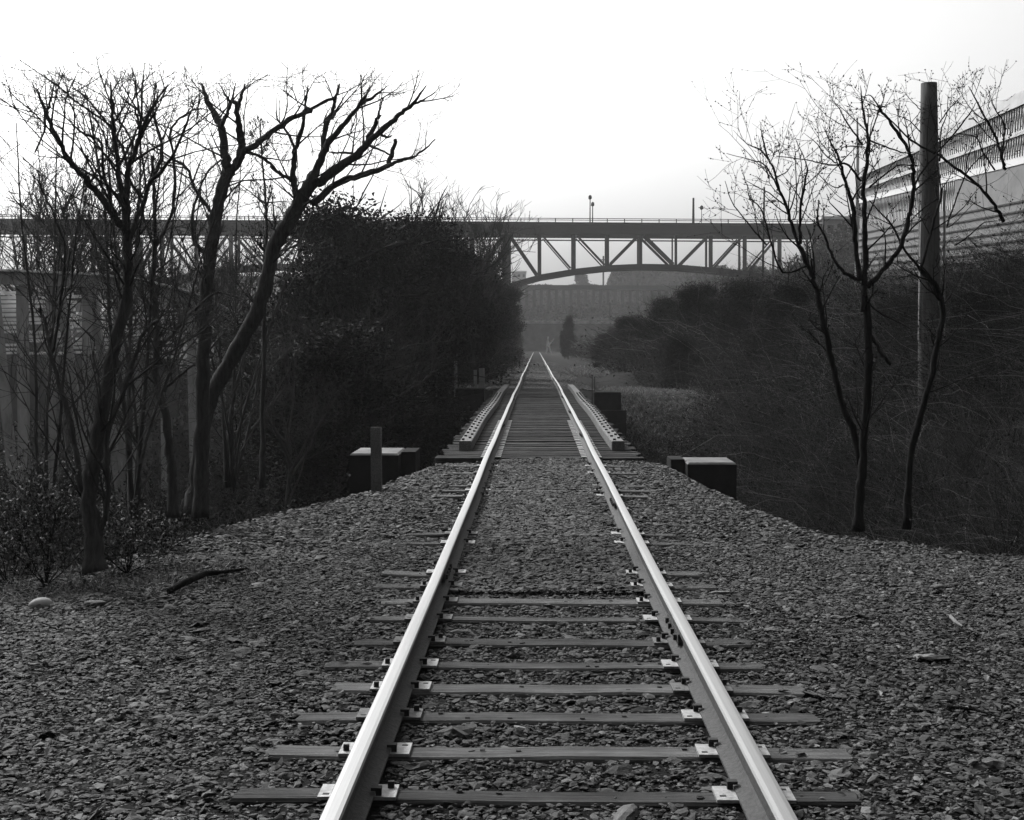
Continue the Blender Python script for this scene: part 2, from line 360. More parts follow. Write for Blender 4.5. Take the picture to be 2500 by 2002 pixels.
# ------------------------------------------------------------------ rails
prof = [(-.067, -.155), (-.067, -.144), (-.020, -.128), (-.009, -.112), (-.009, -.052), (-.030, -.042), (-.0365, -.036), (-.0365, -.010), (-.031, -.002), (-.016, 0),
        (.016, 0), (.031, -.002), (.0365, -.010), (.0365, -.036), (.030, -.042), (.009, -.052), (.009, -.112), (.020, -.128), (.067, -.144), (.067, -.155)]
ysr = grid_axis([(1.5, 60, .25), (60, 345, 2.0)])
def rail(side):
    V = []
    for y in ysr:
        g_ = side * (RC + .003 * math.sin(y * .8 + side) * float(sm(y, 9, 20)) + .007 * math.sin(y * .23 + side * 2) * float(sm(y, 24, 50)))
        dz = .003 * math.sin(y * .6 + side) * float(sm(y, 20, 30)) 
        for px_, pz_ in prof: V.append((float(railx(y)) + g_ + px_, y, float(railz(y)) + pz_ + dz))
    m_ = len(prof); mb = MB(); fs = [[], []]
    for i in range(len(ysr) - 1):
        for j in range(m_):
            top = 7 <= j <= 11
            fs[1 if top else 0].append((i * m_ + j, (i + 1) * m_ + j, (i + 1) * m_ + (j + 1) % m_, i * m_ + (j + 1) % m_))
    V = np.array(V)
    for q in (0, 1):
        mb.v.append(V if q == 0 else V[:0]); mb.f.append(np.array(fs[q])); mb.mi.append(np.full(len(fs[q]), q))
    mb.n = len(V)
    mb.add(V[:m_], [tuple(range(m_))]); mb.add(V[-m_:], [tuple(range(m_))[::-1]])
    t = thing('rail', (0, 0, 0), 'left steel rail with bright polished head and dark shaded web' if side < 0 else 'right steel rail with bright polished head and grey lit base', 'rail', 'rails of the single track')
    mb.build('rail_body', [M['rail_side'], M['rail_top']], t)
    for yj in ([10.2, 28.0, 41] if side < 0 else [8.15, 14.6, 25.2, 33.5, 43]):
        j = MB()
        for s in (-1, 1):
            cx = side * RC + float(railx(yj)) + s * .022; zc = float(railz(yj)) - .083
            j.box(cx - .013, cx + .013, yj - .32, yj + .32, zc - .03, zc + .03)
        jo = j.build('joint_bar', M['rail_side'], t)
        for q in range(4):
            for s in (-1, 1):
                b = MB(); cx = side * RC + float(railx(yj)) + s * .043; yb = yj - .24 + q * .16
                b.box(cx - .011, cx + .011, yb - .016, yb + .016, zc - .016, zc + .016); b.build('bolt', M['spike'], jo)
    return t
rail(-1); rail(1)

# ------------------------------------------------------------------ the trestle the track crosses
T0, T1 = 21.0, 54.0
tr = thing('railway_trestle', (0, T0, 0), 'low timber trestle with open sleeper deck and bolted guard timbers over the dark ravine', 'trestle bridge')
tr.location = (0, 0, 0)
y = T0 + .1; k = 0
while y < T1:
    mb = MB(); zt = float(railz(y)) - .162 + random.uniform(-.006, .006)
    wood_box(mb, -1.5 + random.uniform(-.09, .05), 1.47 + random.uniform(-.05, .09), y, .102 + random.uniform(-.012, .01), zt, .2, segs=5 if k < 40 else 3, jit=.005)
    o = mb.build('deck_sleeper', M['deck'], tr)
    for s in (-1, 1):
        if k < 30:
            pl = MB(); pl.box(s * RC - .15, s * RC + .15, y - .07, y + .07, zt + .004, zt + .014); pl.build('tie_plate', M['plate'], o)
    y += .345 if y > T0 + 2.2 else .30; k += 1
for s in (-1, 1):
    segs = [(22.4, 29.2), (29.25, 37.4), (37.45, 45.6), (45.65, 53.6)]
    for (ya, yb) in segs:
        mb = MB(); yy = np.linspace(ya, yb, 9)
        cx = s * 1.215 + (0 if s < 0 else .02)
        a = .10
        for i in range(8):
            za, zb = float(railz(yy[i])) - .158, float(railz(yy[i + 1])) - .158
            ha = .15; xa, xb = cx + .015 * math.sin(yy[i] * .4 + s), cx + .015 * math.sin(yy[i + 1] * .4 + s)
            V = []
            for (xx, y_, z_) in ((xa, yy[i], za), (xb, yy[i + 1], zb)):
                V += [(xx - a, y_, z_), (xx + a, y_, z_), (xx + a, y_, z_ + ha - .012), (xx + a - .012, y_, z_ + ha), (xx - a + .012, y_, z_ + ha), (xx - a, y_, z_ + ha - .012)]
            fs = [(j, 6 + j, 6 + (j + 1) % 6, (j + 1) % 6) for j in range(6)]
            mb.add(V, fs)
            if i == 0: mb.add(V[:6], [(0, 1, 2, 3, 4, 5)])
            if i == 7: mb.add(V[6:], [(5, 4, 3, 2, 1, 0)])
        go = mb.build('guard_timber', M['guard'], tr)
        h = MB(); q = ya + .22
        while q < yb - .1 and q < 44:
            z_ = float(railz(q)) - .158 + .15; xx = cx + .015 * math.sin(q * .4 + s)
            for dx in (-.045, .045):
                x_ = xx + dx; yq = q + (0.4 if dx > 0 else 0); z2 = float(railz(yq)) - .158 + .15
                h.tube([(x_, yq, z2 - .01), (x_, yq, z2 + .026)], .024, 6)
            q += .85
        if h.n: h.build('bolt_head', M['hole'], go)['kind'] = 'stuff'
for s in (-1, 1):
    for cx in (.55, .95):
        mb = MB(); mb.box(s * cx - .12, s * cx + .12, T0 + .05, T1, -.75, -.31); mb.build('stringer', M['deck'], tr)
for yb in (29.2, 37.4, 45.6):
    mb = MB(); mb.box(-1.6, 1.6, yb - .16, yb + .16, -1.1, -.755); mb.build('cap_beam', M['deck'], tr)
    for x_ in (-1.3, -.45, .45, 1.3):
        mb = MB(); mb.tube([(x_ * 1.15, yb, float(terr(x_, yb)) - .5), (x_, yb, -1.1)], .16, 10); mb.build('pile', M['deck'], tr)

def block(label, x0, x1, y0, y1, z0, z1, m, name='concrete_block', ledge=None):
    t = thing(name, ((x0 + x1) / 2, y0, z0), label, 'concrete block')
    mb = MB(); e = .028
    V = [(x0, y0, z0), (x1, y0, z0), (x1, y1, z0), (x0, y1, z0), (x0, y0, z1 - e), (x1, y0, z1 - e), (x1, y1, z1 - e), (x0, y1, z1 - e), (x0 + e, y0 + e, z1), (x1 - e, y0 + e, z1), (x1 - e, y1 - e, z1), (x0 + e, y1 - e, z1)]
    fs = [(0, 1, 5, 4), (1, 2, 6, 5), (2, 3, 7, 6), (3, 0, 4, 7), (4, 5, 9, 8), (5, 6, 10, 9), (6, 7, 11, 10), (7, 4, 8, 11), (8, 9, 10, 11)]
    V = np.array(V) - np.array(t.location); mb.add(V, fs[:4]); mb.build('block_body', M['dark_concrete'], t)  # sides coloured darker than the top to stand in for their shade
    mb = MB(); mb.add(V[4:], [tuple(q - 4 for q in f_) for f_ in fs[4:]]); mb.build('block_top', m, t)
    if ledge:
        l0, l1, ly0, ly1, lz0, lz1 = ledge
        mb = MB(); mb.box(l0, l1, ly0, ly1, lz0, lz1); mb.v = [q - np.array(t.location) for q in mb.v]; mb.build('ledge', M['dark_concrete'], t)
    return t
C = M['concrete']
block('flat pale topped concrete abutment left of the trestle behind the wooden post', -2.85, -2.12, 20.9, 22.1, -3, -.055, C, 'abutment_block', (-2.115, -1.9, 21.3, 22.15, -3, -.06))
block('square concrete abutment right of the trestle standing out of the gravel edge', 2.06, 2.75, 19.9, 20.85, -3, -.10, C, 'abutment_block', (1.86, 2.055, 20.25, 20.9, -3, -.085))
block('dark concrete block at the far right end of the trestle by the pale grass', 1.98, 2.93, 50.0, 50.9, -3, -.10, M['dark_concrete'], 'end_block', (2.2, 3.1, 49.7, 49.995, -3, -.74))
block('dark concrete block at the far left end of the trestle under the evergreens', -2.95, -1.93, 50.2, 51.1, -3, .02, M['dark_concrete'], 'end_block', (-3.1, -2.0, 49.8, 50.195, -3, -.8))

def post(name, label, cat, base, top, wdt, m, sides=None, group=None):
    t = MB()
    if sides: t.tube([base, Vector(base).lerp(Vector(top), .5), top], [wdt * .55, wdt * .5, wdt * .47], sides)
    else:
        t.bar(base, top, wdt, wdt, up=(0, 1, 0))
    o = t.build(name, m, smooth=bool(sides), loc=base); return tag(o, label, cat, group)
b = P(920, 1170, 17.2); post('wooden_post', 'grey weathered wooden post leaning in front of the left concrete abutment', 'post', (b.x, 17.2, -.75), tuple(P(918, 1043, 17.25)), .125, M['guard'])
post('wooden_post', 'taller square post right of the pair behind the far left concrete block', 'post', (P(1176, 940, 53).x, 53.6, -.4), tuple(P(1176, 899, 53.6)), .2, M['wood'])
post('wooden_post', 'thin left post of the pair behind the far left concrete block', 'post', (P(1161, 940, 53).x, 53.2, -.5), tuple(P(1160, 903, 53.2)), .12, M['wood'])
post('wooden_post', 'leaning post behind the far left concrete block, farthest from the rails', 'post', (P(1114, 940, 53).x, 52.6, -.5), tuple(P(1112, 882, 52.6)), .12, M['wood'])
for q, px in enumerate((1446, 1452)):
    bb = P(px, 960, 50.3); o = MB().tube([(bb.x, 50.3, -.6), tuple(P(px, 921, 50.3))], .018, 5).build('steel_rod', M['spike'], loc=(bb.x, 50.3, -.6))
    tag(o, ['thin upright rod on the left of the dark far right block, left of two', 'thin upright rod on the left of the dark far right block, right of two'][q], 'rod')
# pale stakes far down the line
t = thing('marker_stake', tuple(P(1340, 862, 190)), 'pair of pale stakes leaning together beside the vanishing rails', 'stake')
bl = t.location
for a_, b_ in (((1334, 862), (1338, 822)), ((1345, 862), (1337, 826)), ((1334, 850), (1352, 828))):
    mb = MB(); mb.bar(P(a_[0], a_[1], 190) - bl, P(b_[0], b_[1], 190) - bl, .12, .12, up=(0, 1, 0)); mb.build('stake', M['white'], t)

# ------------------------------------------------------------------ the long bridge over the valley
def BY(px): return 260 + (px - 1250) * .0055
def bp(px, py, dy=0):
    v = P(px, py, BY(px)); return Vector((v.x, v.y + dy, v.z))
br = thing('truss_bridge', (0, 0, 0), 'long dark steel bridge with arched lower chord crossing high over the track', 'bridge')
def deck_y(px): return 541.5 + (px - 1160) * .0062
mb = MB()
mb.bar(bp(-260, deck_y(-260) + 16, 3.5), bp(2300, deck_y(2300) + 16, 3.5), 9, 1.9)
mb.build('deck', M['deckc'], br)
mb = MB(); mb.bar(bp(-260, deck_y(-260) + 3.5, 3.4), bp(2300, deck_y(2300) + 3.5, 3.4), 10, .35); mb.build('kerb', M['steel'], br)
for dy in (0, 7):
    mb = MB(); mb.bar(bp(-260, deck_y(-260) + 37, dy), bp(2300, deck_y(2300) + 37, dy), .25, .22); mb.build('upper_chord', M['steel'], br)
ppx = [1236 - 84 * k for k in range(14, 0, -1)] + [1236, 1317, 1400, 1483, 1564, 1650, 1735, 1818, 1903, 1988, 2072, 2156]
cpx = [60, 228, 312, 396, 480, 564, 648, 732, 900, 984, 1068, 1152, 1236, 1317, 1400, 1483, 1564, 1650, 1735, 1818, 1903]
cpy = [672, 700, 712, 690, 668, 656, 652, 650, 650, 653, 661, 676, 700, 677, 663, 654, 650.5, 652, 659, 668, 682]
def chord(px): return float(np.interp(px, cpx, cpy))
for dy in (0, 7):
    mb = MB()
    for a_, b_ in zip(np.arange(60, 1890, 21), np.arange(81, 1911, 21)):
        mb.bar(bp(a_, chord(a_), dy), bp(b_, chord(b_), dy), .8, .95 if dy == 0 else .8)
    mb.build('lower_chord', M['steel'], br)
    for k, px in enumerate(ppx):
        if px > 1910: bot = 690
        else: bot = chord(px)
        wd = {1317: .7, 1400: .85, 1483: .6, 1564: .6, 1650: .45, 1236: 1.0}.get(px, .7)
        if dy: wd *= .55
        mb = MB(); mb.bar(bp(px, deck_y(px) + 30, dy), bp(px, bot, dy), wd, .5, up=(0, 1, 0)); mb.build('post', M['steel'], br)
    rgt = [(1244, 574, 1311, 672, .75), (1325, 576, 1393, 655, .4), (1409, 576, 1476, 647, .45), (1490, 645, 1558, 576, .7), (1572, 576, 1643, 646, .9), (1657, 650, 1728, 578, .6), (1742, 655, 1812, 578, .5), (1825, 665, 1897, 580, .5)]
    lft = []
    for k in range(13):
        a_, b_ = 1236 - 84 * k, 1236 - 84 * (k + 1)
        if b_ < 60: break
        if k % 2 == 0 or k < 3: lft.append((a_ - 8, 574, b_ + 6, chord(b_), .6))
        else: lft.append((a_ - 6, chord(a_), b_ + 8, 574, .6))
    for (ax_, ay_, bx_, by_, wd) in rgt + lft:
        mb = MB(); mb.bar(bp(ax_, ay_, dy), bp(bx_, by_, dy), wd * (.5 if dy else .85), .4, up=(0, 1, 0)); mb.build('diagonal', M['steel'], br)
for px in (1236, 312):
    for dy in (0, 7):
        a_, b_ = bp(px - 6, 572, dy), bp(px - 6, 700, dy); c_, e_ = bp(px + 6, 572, dy), bp(px + 6, 700, dy)
        for q in (b_, e_): q.z = 0.
        mb = MB(); mb.bar(a_, b_, .55, .55, up=(0, 1, 0)); mb.bar(c_, e_, .55, .55, up=(0, 1, 0))
        for z_ in np.arange(2, 21, 1.6): mb.bar((b_.x, b_.y, z_), (e_.x, e_.y, z_ + 1.4), .14, .2, up=(0, 1, 0))
        mb.build('pier_leg', M['steel'], br)
for dy in (-1, 8):
    rl = MB()
    for off in (-8.5, -4.5): rl.bar(bp(-260, deck_y(-260) + off, dy), bp(2300, deck_y(2300) + off, dy), .1, .12)
    rl.build('railing', M['steel'], br)
    for px in range(-240, 2240, 42):
        mb = MB(); mb.bar(bp(px, deck_y(px) + 4, dy), bp(px, deck_y(px) - 8.5, dy), .16, .16, up=(0, 1, 0)); mb.build('railing_post', M['steel'], br)
mb = MB(); a_, c_ = bp(1236, 700, 5), bp(1236, 700, 5); mb.box(a_.x - 2.2, a_.x + 2.2, a_.y - 7, a_.y + 7, -.5, 1.2); mb.build('pier_footing', M['concrete'], br)

def lamp(px, ytop, label, two=True, th=.12, dy=3, head=True):
    b_ = bp(px, deck_y(px) + 3, dy); t = thing('lamp_post', b_, label, 'lamp post', 'lamp posts on the bridge')
    top = bp(px, ytop, dy) - b_
    mb = MB(); mb.tube([(0, 0, 0), (0, 0, top.z)], [th, th * .7], 6); mb.build('pole', M['steel'], t)
    if head:
        mb = MB(); mb.tube([(-.1, 0, top.z + .35), (0, 0, top.z + .2), (0, 0, top.z - .3), (.05, 0, top.z - .45)], [.1, .3, .32, .1], 8); mb.build('lamp_head', M['steel'], t)
lamp(1442, 477, 'taller left lamp of the close pair above the middle of the bridge')
lamp(1450, 490, 'shorter right lamp of the close pair above the middle of the bridge', dy=6)
lamp(1697, 479, 'thick post without a lamp head standing on the bridge right of centre', th=.25, head=False)
lamp(1725, 496, 'single round headed lamp on the bridge just right of the thick post', th=.07, dy=8)

# street lamp in front of the bridge's right end
Yl = 150; b_ = P(1861, 665, Yl); b_.z = float(terr(b_.x, Yl)) - .3
t = thing('street_lamp', b_, 'tall dark pole with a single arm lamp standing right of the arch', 'street lamp')
tp = P(1866, 457, Yl) - b_; am = P(1868, 492, Yl) - b_; ae = P(1881, 490, Yl) - b_
mb = MB(); mb.tube([(0, 0, 0), tuple(tp)], [.16, .09], 8); mb.build('pole', M['steel'], t, smooth=True)
mb = MB(); mb.tube([tuple(am), tuple(ae)], .05, 5); ar = mb.build('arm', M['steel'], t)
mb = MB(); mb.tube([tuple(ae), tuple(ae + Vector((.25, 0, 0))), tuple(ae + Vector((.5, 0, -.02))), tuple(ae + Vector((.62, 0, 0)))], [.05, .15, .15, .04], 8); mb.build('lamp_head', M['metal'], t)

# ------------------------------------------------------------------ far viaduct, wall and buildings
Yv = 430; vt = thing('far_viaduct', (0, 0, 0), 'low far viaduct on many posts under the arch of the bridge', 'viaduct')
mb = MB(); mb.bar(P(1150, 702, Yv), P(1680, 704, Yv), 9, 1.3); mb.build('deck', M['deckc'], vt)
mb = MB(); mb.bar(P(1150, 696.5, Yv), P(1680, 698.5, Yv), .2, .25); mb.build('railing', M['steel'], vt)
for px in range(1160, 1680, 18):
    a_ = P(px, 707, Yv); mb = MB(); mb.bar(a_, (a_.x, a_.y, float(terr(a_.x, Yv)) - .5), .9, 1.2, up=(0, 1, 0)); mb.build('post', M['deckc'], vt)
a_, b_ = P(1190, 783, 379), P(1440, 783, 379)
mb = MB(); mb.box(a_.x - 30, b_.x + 40, 379, 383, -.5, a_.z - .8); t = thing('retaining_wall', (0, 0, 0), 'long dark wall with a pale coping closing the valley behind the end of the track', 'wall')
mb.build('wall_face', M['dark_concrete'], t); mb = MB(); mb.box(a_.x - 30, b_.x + 40, 378.6, 383.4, a_.z - .79, a_.z); mb.build('coping', M['concrete'], t)
def simple_building(label, px0, px1, py0, Y, depth, m, name='building', roof=True):
    a_ = P(px0, py0, Y); b_ = P(px1, py0, Y); t = thing(name, (a_.x, Y, 0), label, 'building')
    W = b_.x - a_.x; g0 = float(terr((a_.x + b_.x) / 2, Y)) - 2; H = a_.z
    mb = MB(); mb.box(0, W, 0, depth, g0, H); mb.build('wall', m, t)
    if roof:
        mb = MB(); mb.box(-.4, W + .4, -.4, depth + .4, H + .003, H + .5); mb.build('roof', M['roof'], t)
    for k in range(3):
        mb = MB(); zz = H - 2.5 - 3 * k
        n_ = max(3, int(W / 2.2))
        for q in range(n_): mb.box((q + .3) * W / n_, (q + .75) * W / n_, -.06, -.01, zz, zz + 1.4)
        mb.build('window_row', M['rib'], t)
simple_building('small flat roofed far building just right of the bridge pier', 1250, 1284, 664, 690, 12, M['siding'])

# industrial building on the right
bd = thing('industrial_building', (0, 0, 0), 'long pale ribbed industrial building rising behind the bare trees on the right', 'building')
pA, pB = P(2099, 415, 92), P(2480, 233, 63.5)       # eaves line far and near
EXT = 1.35
def fz(u, z0, z1): return z0 + (z1 - z0) * u
def fp(u, z, off=0.): 
    q = pA.lerp(pB, u); return Vector((q.x - off, q.y, z))
ztA, ztB = pA.z, pB.z
mA, mB = P(2110, 489, 92).z, P(2470, 392, 63.5).z
lA, lB = P(2110, 560, 92).z, P(2470, 480, 63.5).z
ztA_, mA_, lA_ = pB.z, mB, lB
pA, pB = pA, pA.lerp(pB, EXT); ztB = ztA + (ztA_ - ztA) * EXT; mB = mA + (mA_ - mA) * EXT; lB = lA + (lA_ - lA) * EXT
def panel(name, za0, za1, zb0, zb1, off, m, u0=0, u1=1, th=.15, par=bd):
    mb = MB(); V = []
    for o_ in (off, off - th):
        V += [tuple(fp(u0, fz(u0, za0, zb0), o_)), tuple(fp(u1, fz(u1, za0, zb0), o_)), tuple(fp(u1, fz(u1, za1, zb1), o_)), tuple(fp(u0, fz(u0, za1, zb1), o_))]
    mb.add(V, [(0, 1, 2, 3), (7, 6, 5, 4), (0, 4, 5, 1), (1, 5, 6, 2), (2, 6, 7, 3), (3, 7, 4, 0)]); return mb.build(name, m, par)
panel('upper_wall', mA + .1, ztA - .5, mB + .1, ztB - .6, 0, M['wall'])
panel('roof_fascia', ztA - .5, ztA, ztB - .6, ztB, .12, M['roof'], th=.3)
panel('middle_band', mA - .2, mA + .1, mB - .25, mB + .1, .06, M['wall'], th=.2)
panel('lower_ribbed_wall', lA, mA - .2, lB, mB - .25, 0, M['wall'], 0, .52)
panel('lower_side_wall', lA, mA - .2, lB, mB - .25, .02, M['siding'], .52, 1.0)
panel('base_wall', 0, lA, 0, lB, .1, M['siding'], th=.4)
hA, hB = (mA + ztA - .5) / 2, (mB + ztB - .6) / 2
panel('window_band', hA - .12, hA + .06, hB - .13, hB + .07, .1, M['roof'], th=.12)
for (nm, za0, za1, zb0, zb1, u1) in (('rib_row', mA + .1, hA - .12, mB + .1, hB - .13, 1), ('rib_row', hA + .06, ztA - .5, hB + .07, ztB - .6, 1), ('rib_row', lA, mA - .2, lB, mB - .25, .52)):
    mb = MB(); n_ = int(120 * u1)
    for k in range(n_):
        u = (k + .5) / n_ * u1; mb.bar(fp(u, fz(u, za0, zb0), .08), fp(u, fz(u, za1, zb1), .01), .03, .09, up=(0, 1, 0))
    mb.build(nm, M['rib'], bd)
for k in range(9):      # horizontal laps on the lower wall
    mb = MB(); dz = .3 + k * .42
    mb.bar(fp(.0, lA - dz, .13), fp(1, lB - dz, .13), .06, .07); mb.build('siding_lap', M['rib'], bd)
e0 = fp(0, 0, -.0)
mb = MB(); mb.box(e0.x - .1, e0.x + 12, e0.y + .01, e0.y + .5, 0, ztA - .1); mb.build('end_wall', M['siding'], bd)
mb = MB(); a_, b_ = fp(0, ztA + .01), fp(1, ztB + .01)
mb.add([tuple(a_), tuple(b_), (b_.x + 14, b_.y, b_.z + .3), (a_.x + 14, a_.y, a_.z + .3)], [(0, 1, 2, 3)]); mb.build('roof', M['roof'], bd)
b_ = P(2093, 516, 91); o = MB().tube([(b_.x, 91, 1), tuple(P(2094, 380, 91)), tuple(P(2093, 287, 91))], [.12, .10, .05], 8).build('mast', M['metal'], loc=(b_.x, 91, 1)); tag(o, 'thin pale mast standing at the left corner of the ribbed building', 'mast')
simple_building('low grey shed with a shallow roof behind the right end of the bridge deck', 2010, 2110, 535, 262, 12, M['siding'], 'shed')

# utility pole
Yp = 27; b_ = P(2272, 800, Yp); bz = float(terr(b_.x, Yp)) - .3
t = thing('utility_pole', (b_.x, Yp, bz), 'thick wooden utility pole in front of the ribbed building', 'utility pole')
tp = P(2268, 203, Yp)
mb = MB(); n_ = 12; zz = np.linspace(bz, tp.z, n_)
rr = np.interp(zz, [bz, P(0, 480, Yp).z, tp.z], [.215, .19, .150])
mb.tube([(np.interp(z, [bz, tp.z], [0, tp.x - b_.x]), 0, z - bz) for z in zz], rr, 16); mb.build('shaft', M['pole'], t, smooth=True)
for dx, y0, y1 in ((-.235, 365, 830), (.235, 470, 830)):
    mb = MB(); za, zb = P(0, y0, Yp).z - bz, P(0, y1, Yp).z - bz
    mb.tube([(dx * .9, -.06, za), (dx, -.06, zb)], .022, 6); mb.build('conduit', M['metal'], t)

# ------------------------------------------------------------------ timber viaduct on the left (curving beam on posts)
tv = thing('timber_viaduct', (0, 0, 0), 'old timber viaduct with curved top beam on slanting posts behind the left trees', 'timber viaduct')
beam = [(-150, 659, 32), (30, 664, 34.4), (85, 667, 35), (200, 671, 36), (302, 681, 37.5), (413, 706, 42), (480, 728, 46), (540, 757, 52), (597, 792, 60)]
def beam_at(px):
    a = np.array(beam); return P(px, float(np.interp(px, a[:, 0], a[:, 1])), float(np.interp(px, a[:, 0], a[:, 2])))
mb = MB(); pxs = np.linspace(-140, 600, 31)
for a_, b_ in zip(pxs[:-1], pxs[1:]):
    p, q = beam_at(a_), beam_at(b_); mb.bar(p - Vector((0, 0, .15)), q - Vector((0, 0, .15)), .25, .30)
mb.build('fascia_beam', M['wood'], tv)
mb = MB()
for a_, b_ in zip(pxs[:-1], pxs[1:]):
    p, q = beam_at(a_), beam_at(b_); mb.bar(p + Vector((0, .1, .03)), q + Vector((0, .1, .03)), .6, .05)
mb.build('top_plank', M['board'], tv)
def down(px, sl, w_):
    p = beam_at(px); bot = Vector((p.x + sl, p.y + .02, float(terr(p.x, p.y)) - .3)); mb = MB(); mb.bar(p - Vector((0, -.1, .32)), bot, w_, .2, up=(0, 1, 0)); mb.build('post', M['wood'], tv)
for px, sl, w_ in ((-90, 0, .24), (-20, .6, .2), (50, 0, .24), (122, 0, .22), (140, .9, .2), (210, 0, .24), (222, .8, .18), (286, 0, .24), (345, -.3, .22), (402, 0, .3), (462, .1, .22), (455, .7, .18), (535, 0, .4), (560, .6, .25), (592, 0, .3)):
    down(px, sl, w_)
# stacked board wall behind the posts
bw_ = thing('board_wall', (0, 0, 0), 'pale wall of stacked horizontal boards seen between the posts of the timber viaduct', 'board wall')
for k in range(15):
    mb = MB()
    for j in range(-3, 6):
        px0 = 60 + j * 62 + random.uniform(-8, 8); px1 = px0 + 58
        top = 712 + max(0, (px0 - 140)) * .17
        yy_ = top + 4 + k * 10.5
        if yy_ > 872 or random.random() < .12: continue
        p, q = P(px0, yy_ + random.uniform(-1, 1), 36.5 + max(j, 0) * .5), P(px1, yy_ + random.uniform(-2, 2), 37 + max(j, 0) * .5)
        mb.bar(p, q, .18, .055 + random.uniform(0, .035))
    if mb.n: mb.build('board', M['board'], bw_)
mb = MB(); p, q = P(-130, 706, 37.2), P(430, 765, 40); 
mb.add([tuple(p), tuple(q), (q.x, q.y, -.5), (p.x, p.y, -.5), (p.x, p.y + .2, p.z), (q.x, q.y + .2, q.z), (q.x, q.y + .2, -.5), (p.x, p.y + .2, -.5)], [(0, 1, 2, 3), (7, 6, 5, 4), (0, 4, 5, 1), (1, 5, 6, 2), (2, 6, 7, 3), (3, 7, 4, 0)]); mb.build('backing_wall', M['siding'], bw_)
for q, (px, py) in enumerate(((676, 828), (702, 838), (727, 847))):
    p = P(px, py, 48); mb = MB(); mb.bar((0, 0, -1.2), (0, 0, p.z), .24, .24, up=(0, 1, 0))
    t = thing('stub_post', (p.x, 48, 0), ['leftmost of three short pale topped posts left of the evergreens', 'middle of three short pale topped posts left of the evergreens', 'rightmost of three short pale topped posts, nearest the evergreens'][q], 'post', 'three short posts by the evergreens')
    mb.build('post_shaft', M['wood'], t); mb = MB(); mb.box(-.2, .2, -.15, .15, p.z + .002, p.z + .06); mb.build('post_cap', M['board'], t)

# ------------------------------------------------------------------ bare trees
def smooth_poly(pts, rad, sub=4):
    pts = np.array([tuple(p) for p in pts], float); k = len(pts)
    if k < 3: 
        t = np.linspace(0, 1, sub + 1)[:, None]; return pts[0] + (pts[-1] - pts[0]) * t, rad[0] + (rad[-1] - rad[0]) * t[:, 0]
    e = np.vstack([2 * pts[0] - pts[1], pts, 2 * pts[-1] - pts[-2]]); P_, R_ = [], []
    for i in range(k - 1):
        p0, p1, p2, p3 = e[i], e[i + 1], e[i + 2], e[i + 3]
        for t in np.arange(sub) / sub:
            P_.append(.5 * (2 * p1 + (p2 - p0) * t + (2 * p0 - 5 * p1 + 4 * p2 - p3) * t * t + (3 * p1 - p0 - 3 * p2 + p3) * t ** 3)); R_.append(rad[i] + (rad[i + 1] - rad[i]) * t)
    P_.append(pts[-1]); R_.append(rad[-1]); return np.array(P_), np.array(R_)
def rv(R, s=1.0): return np.array([R.gauss(0, s), R.gauss(0, s), R.gauss(0, s)])
def grow(R, out, p, d, L, r, lev, spread=.6, up=.15, zmax=1e9, maxlev=3, kids=None, wig=.11):
    n = 5 if lev < maxlev else 4; pts = [p]; dd = d / np.linalg.norm(d)
    for i in range(n):
        dd = dd + rv(R, wig) + np.array([0, 0, up * .3]); dd /= np.linalg.norm(dd); q = pts[-1] + dd * L / n
        if q[2] > zmax: break
        pts.append(q)
    if len(pts) < 2: return
    rr = np.linspace(r, max(r * .35, .0015), len(pts)); out.append((np.array(pts), rr, lev))
    if lev >= maxlev: return
    for c in range((kids or [5, 5, 4, 3])[min(lev, 3)]):
        t = R.uniform(.25, 1.0) * (len(pts) - 1); i = min(int(t), len(pts) - 2); q = pts[i] + (pts[i + 1] - pts[i]) * (t - i)
        tang = pts[i + 1] - pts[i]; tang = tang / (np.linalg.norm(tang) + 1e-9)
        s = rv(R); s -= tang * s.dot(tang); s /= np.linalg.norm(s) + 1e-9
        dn = tang * (1 - spread * .4) + s * spread * R.uniform(.7, 1.3) + np.array([0, 0, up])
        grow(R, out, q, dn, L * R.uniform(.4, .7), max(r * R.uniform(.4, .6), .0016), lev + 1, spread, up, zmax, maxlev, kids, wig)

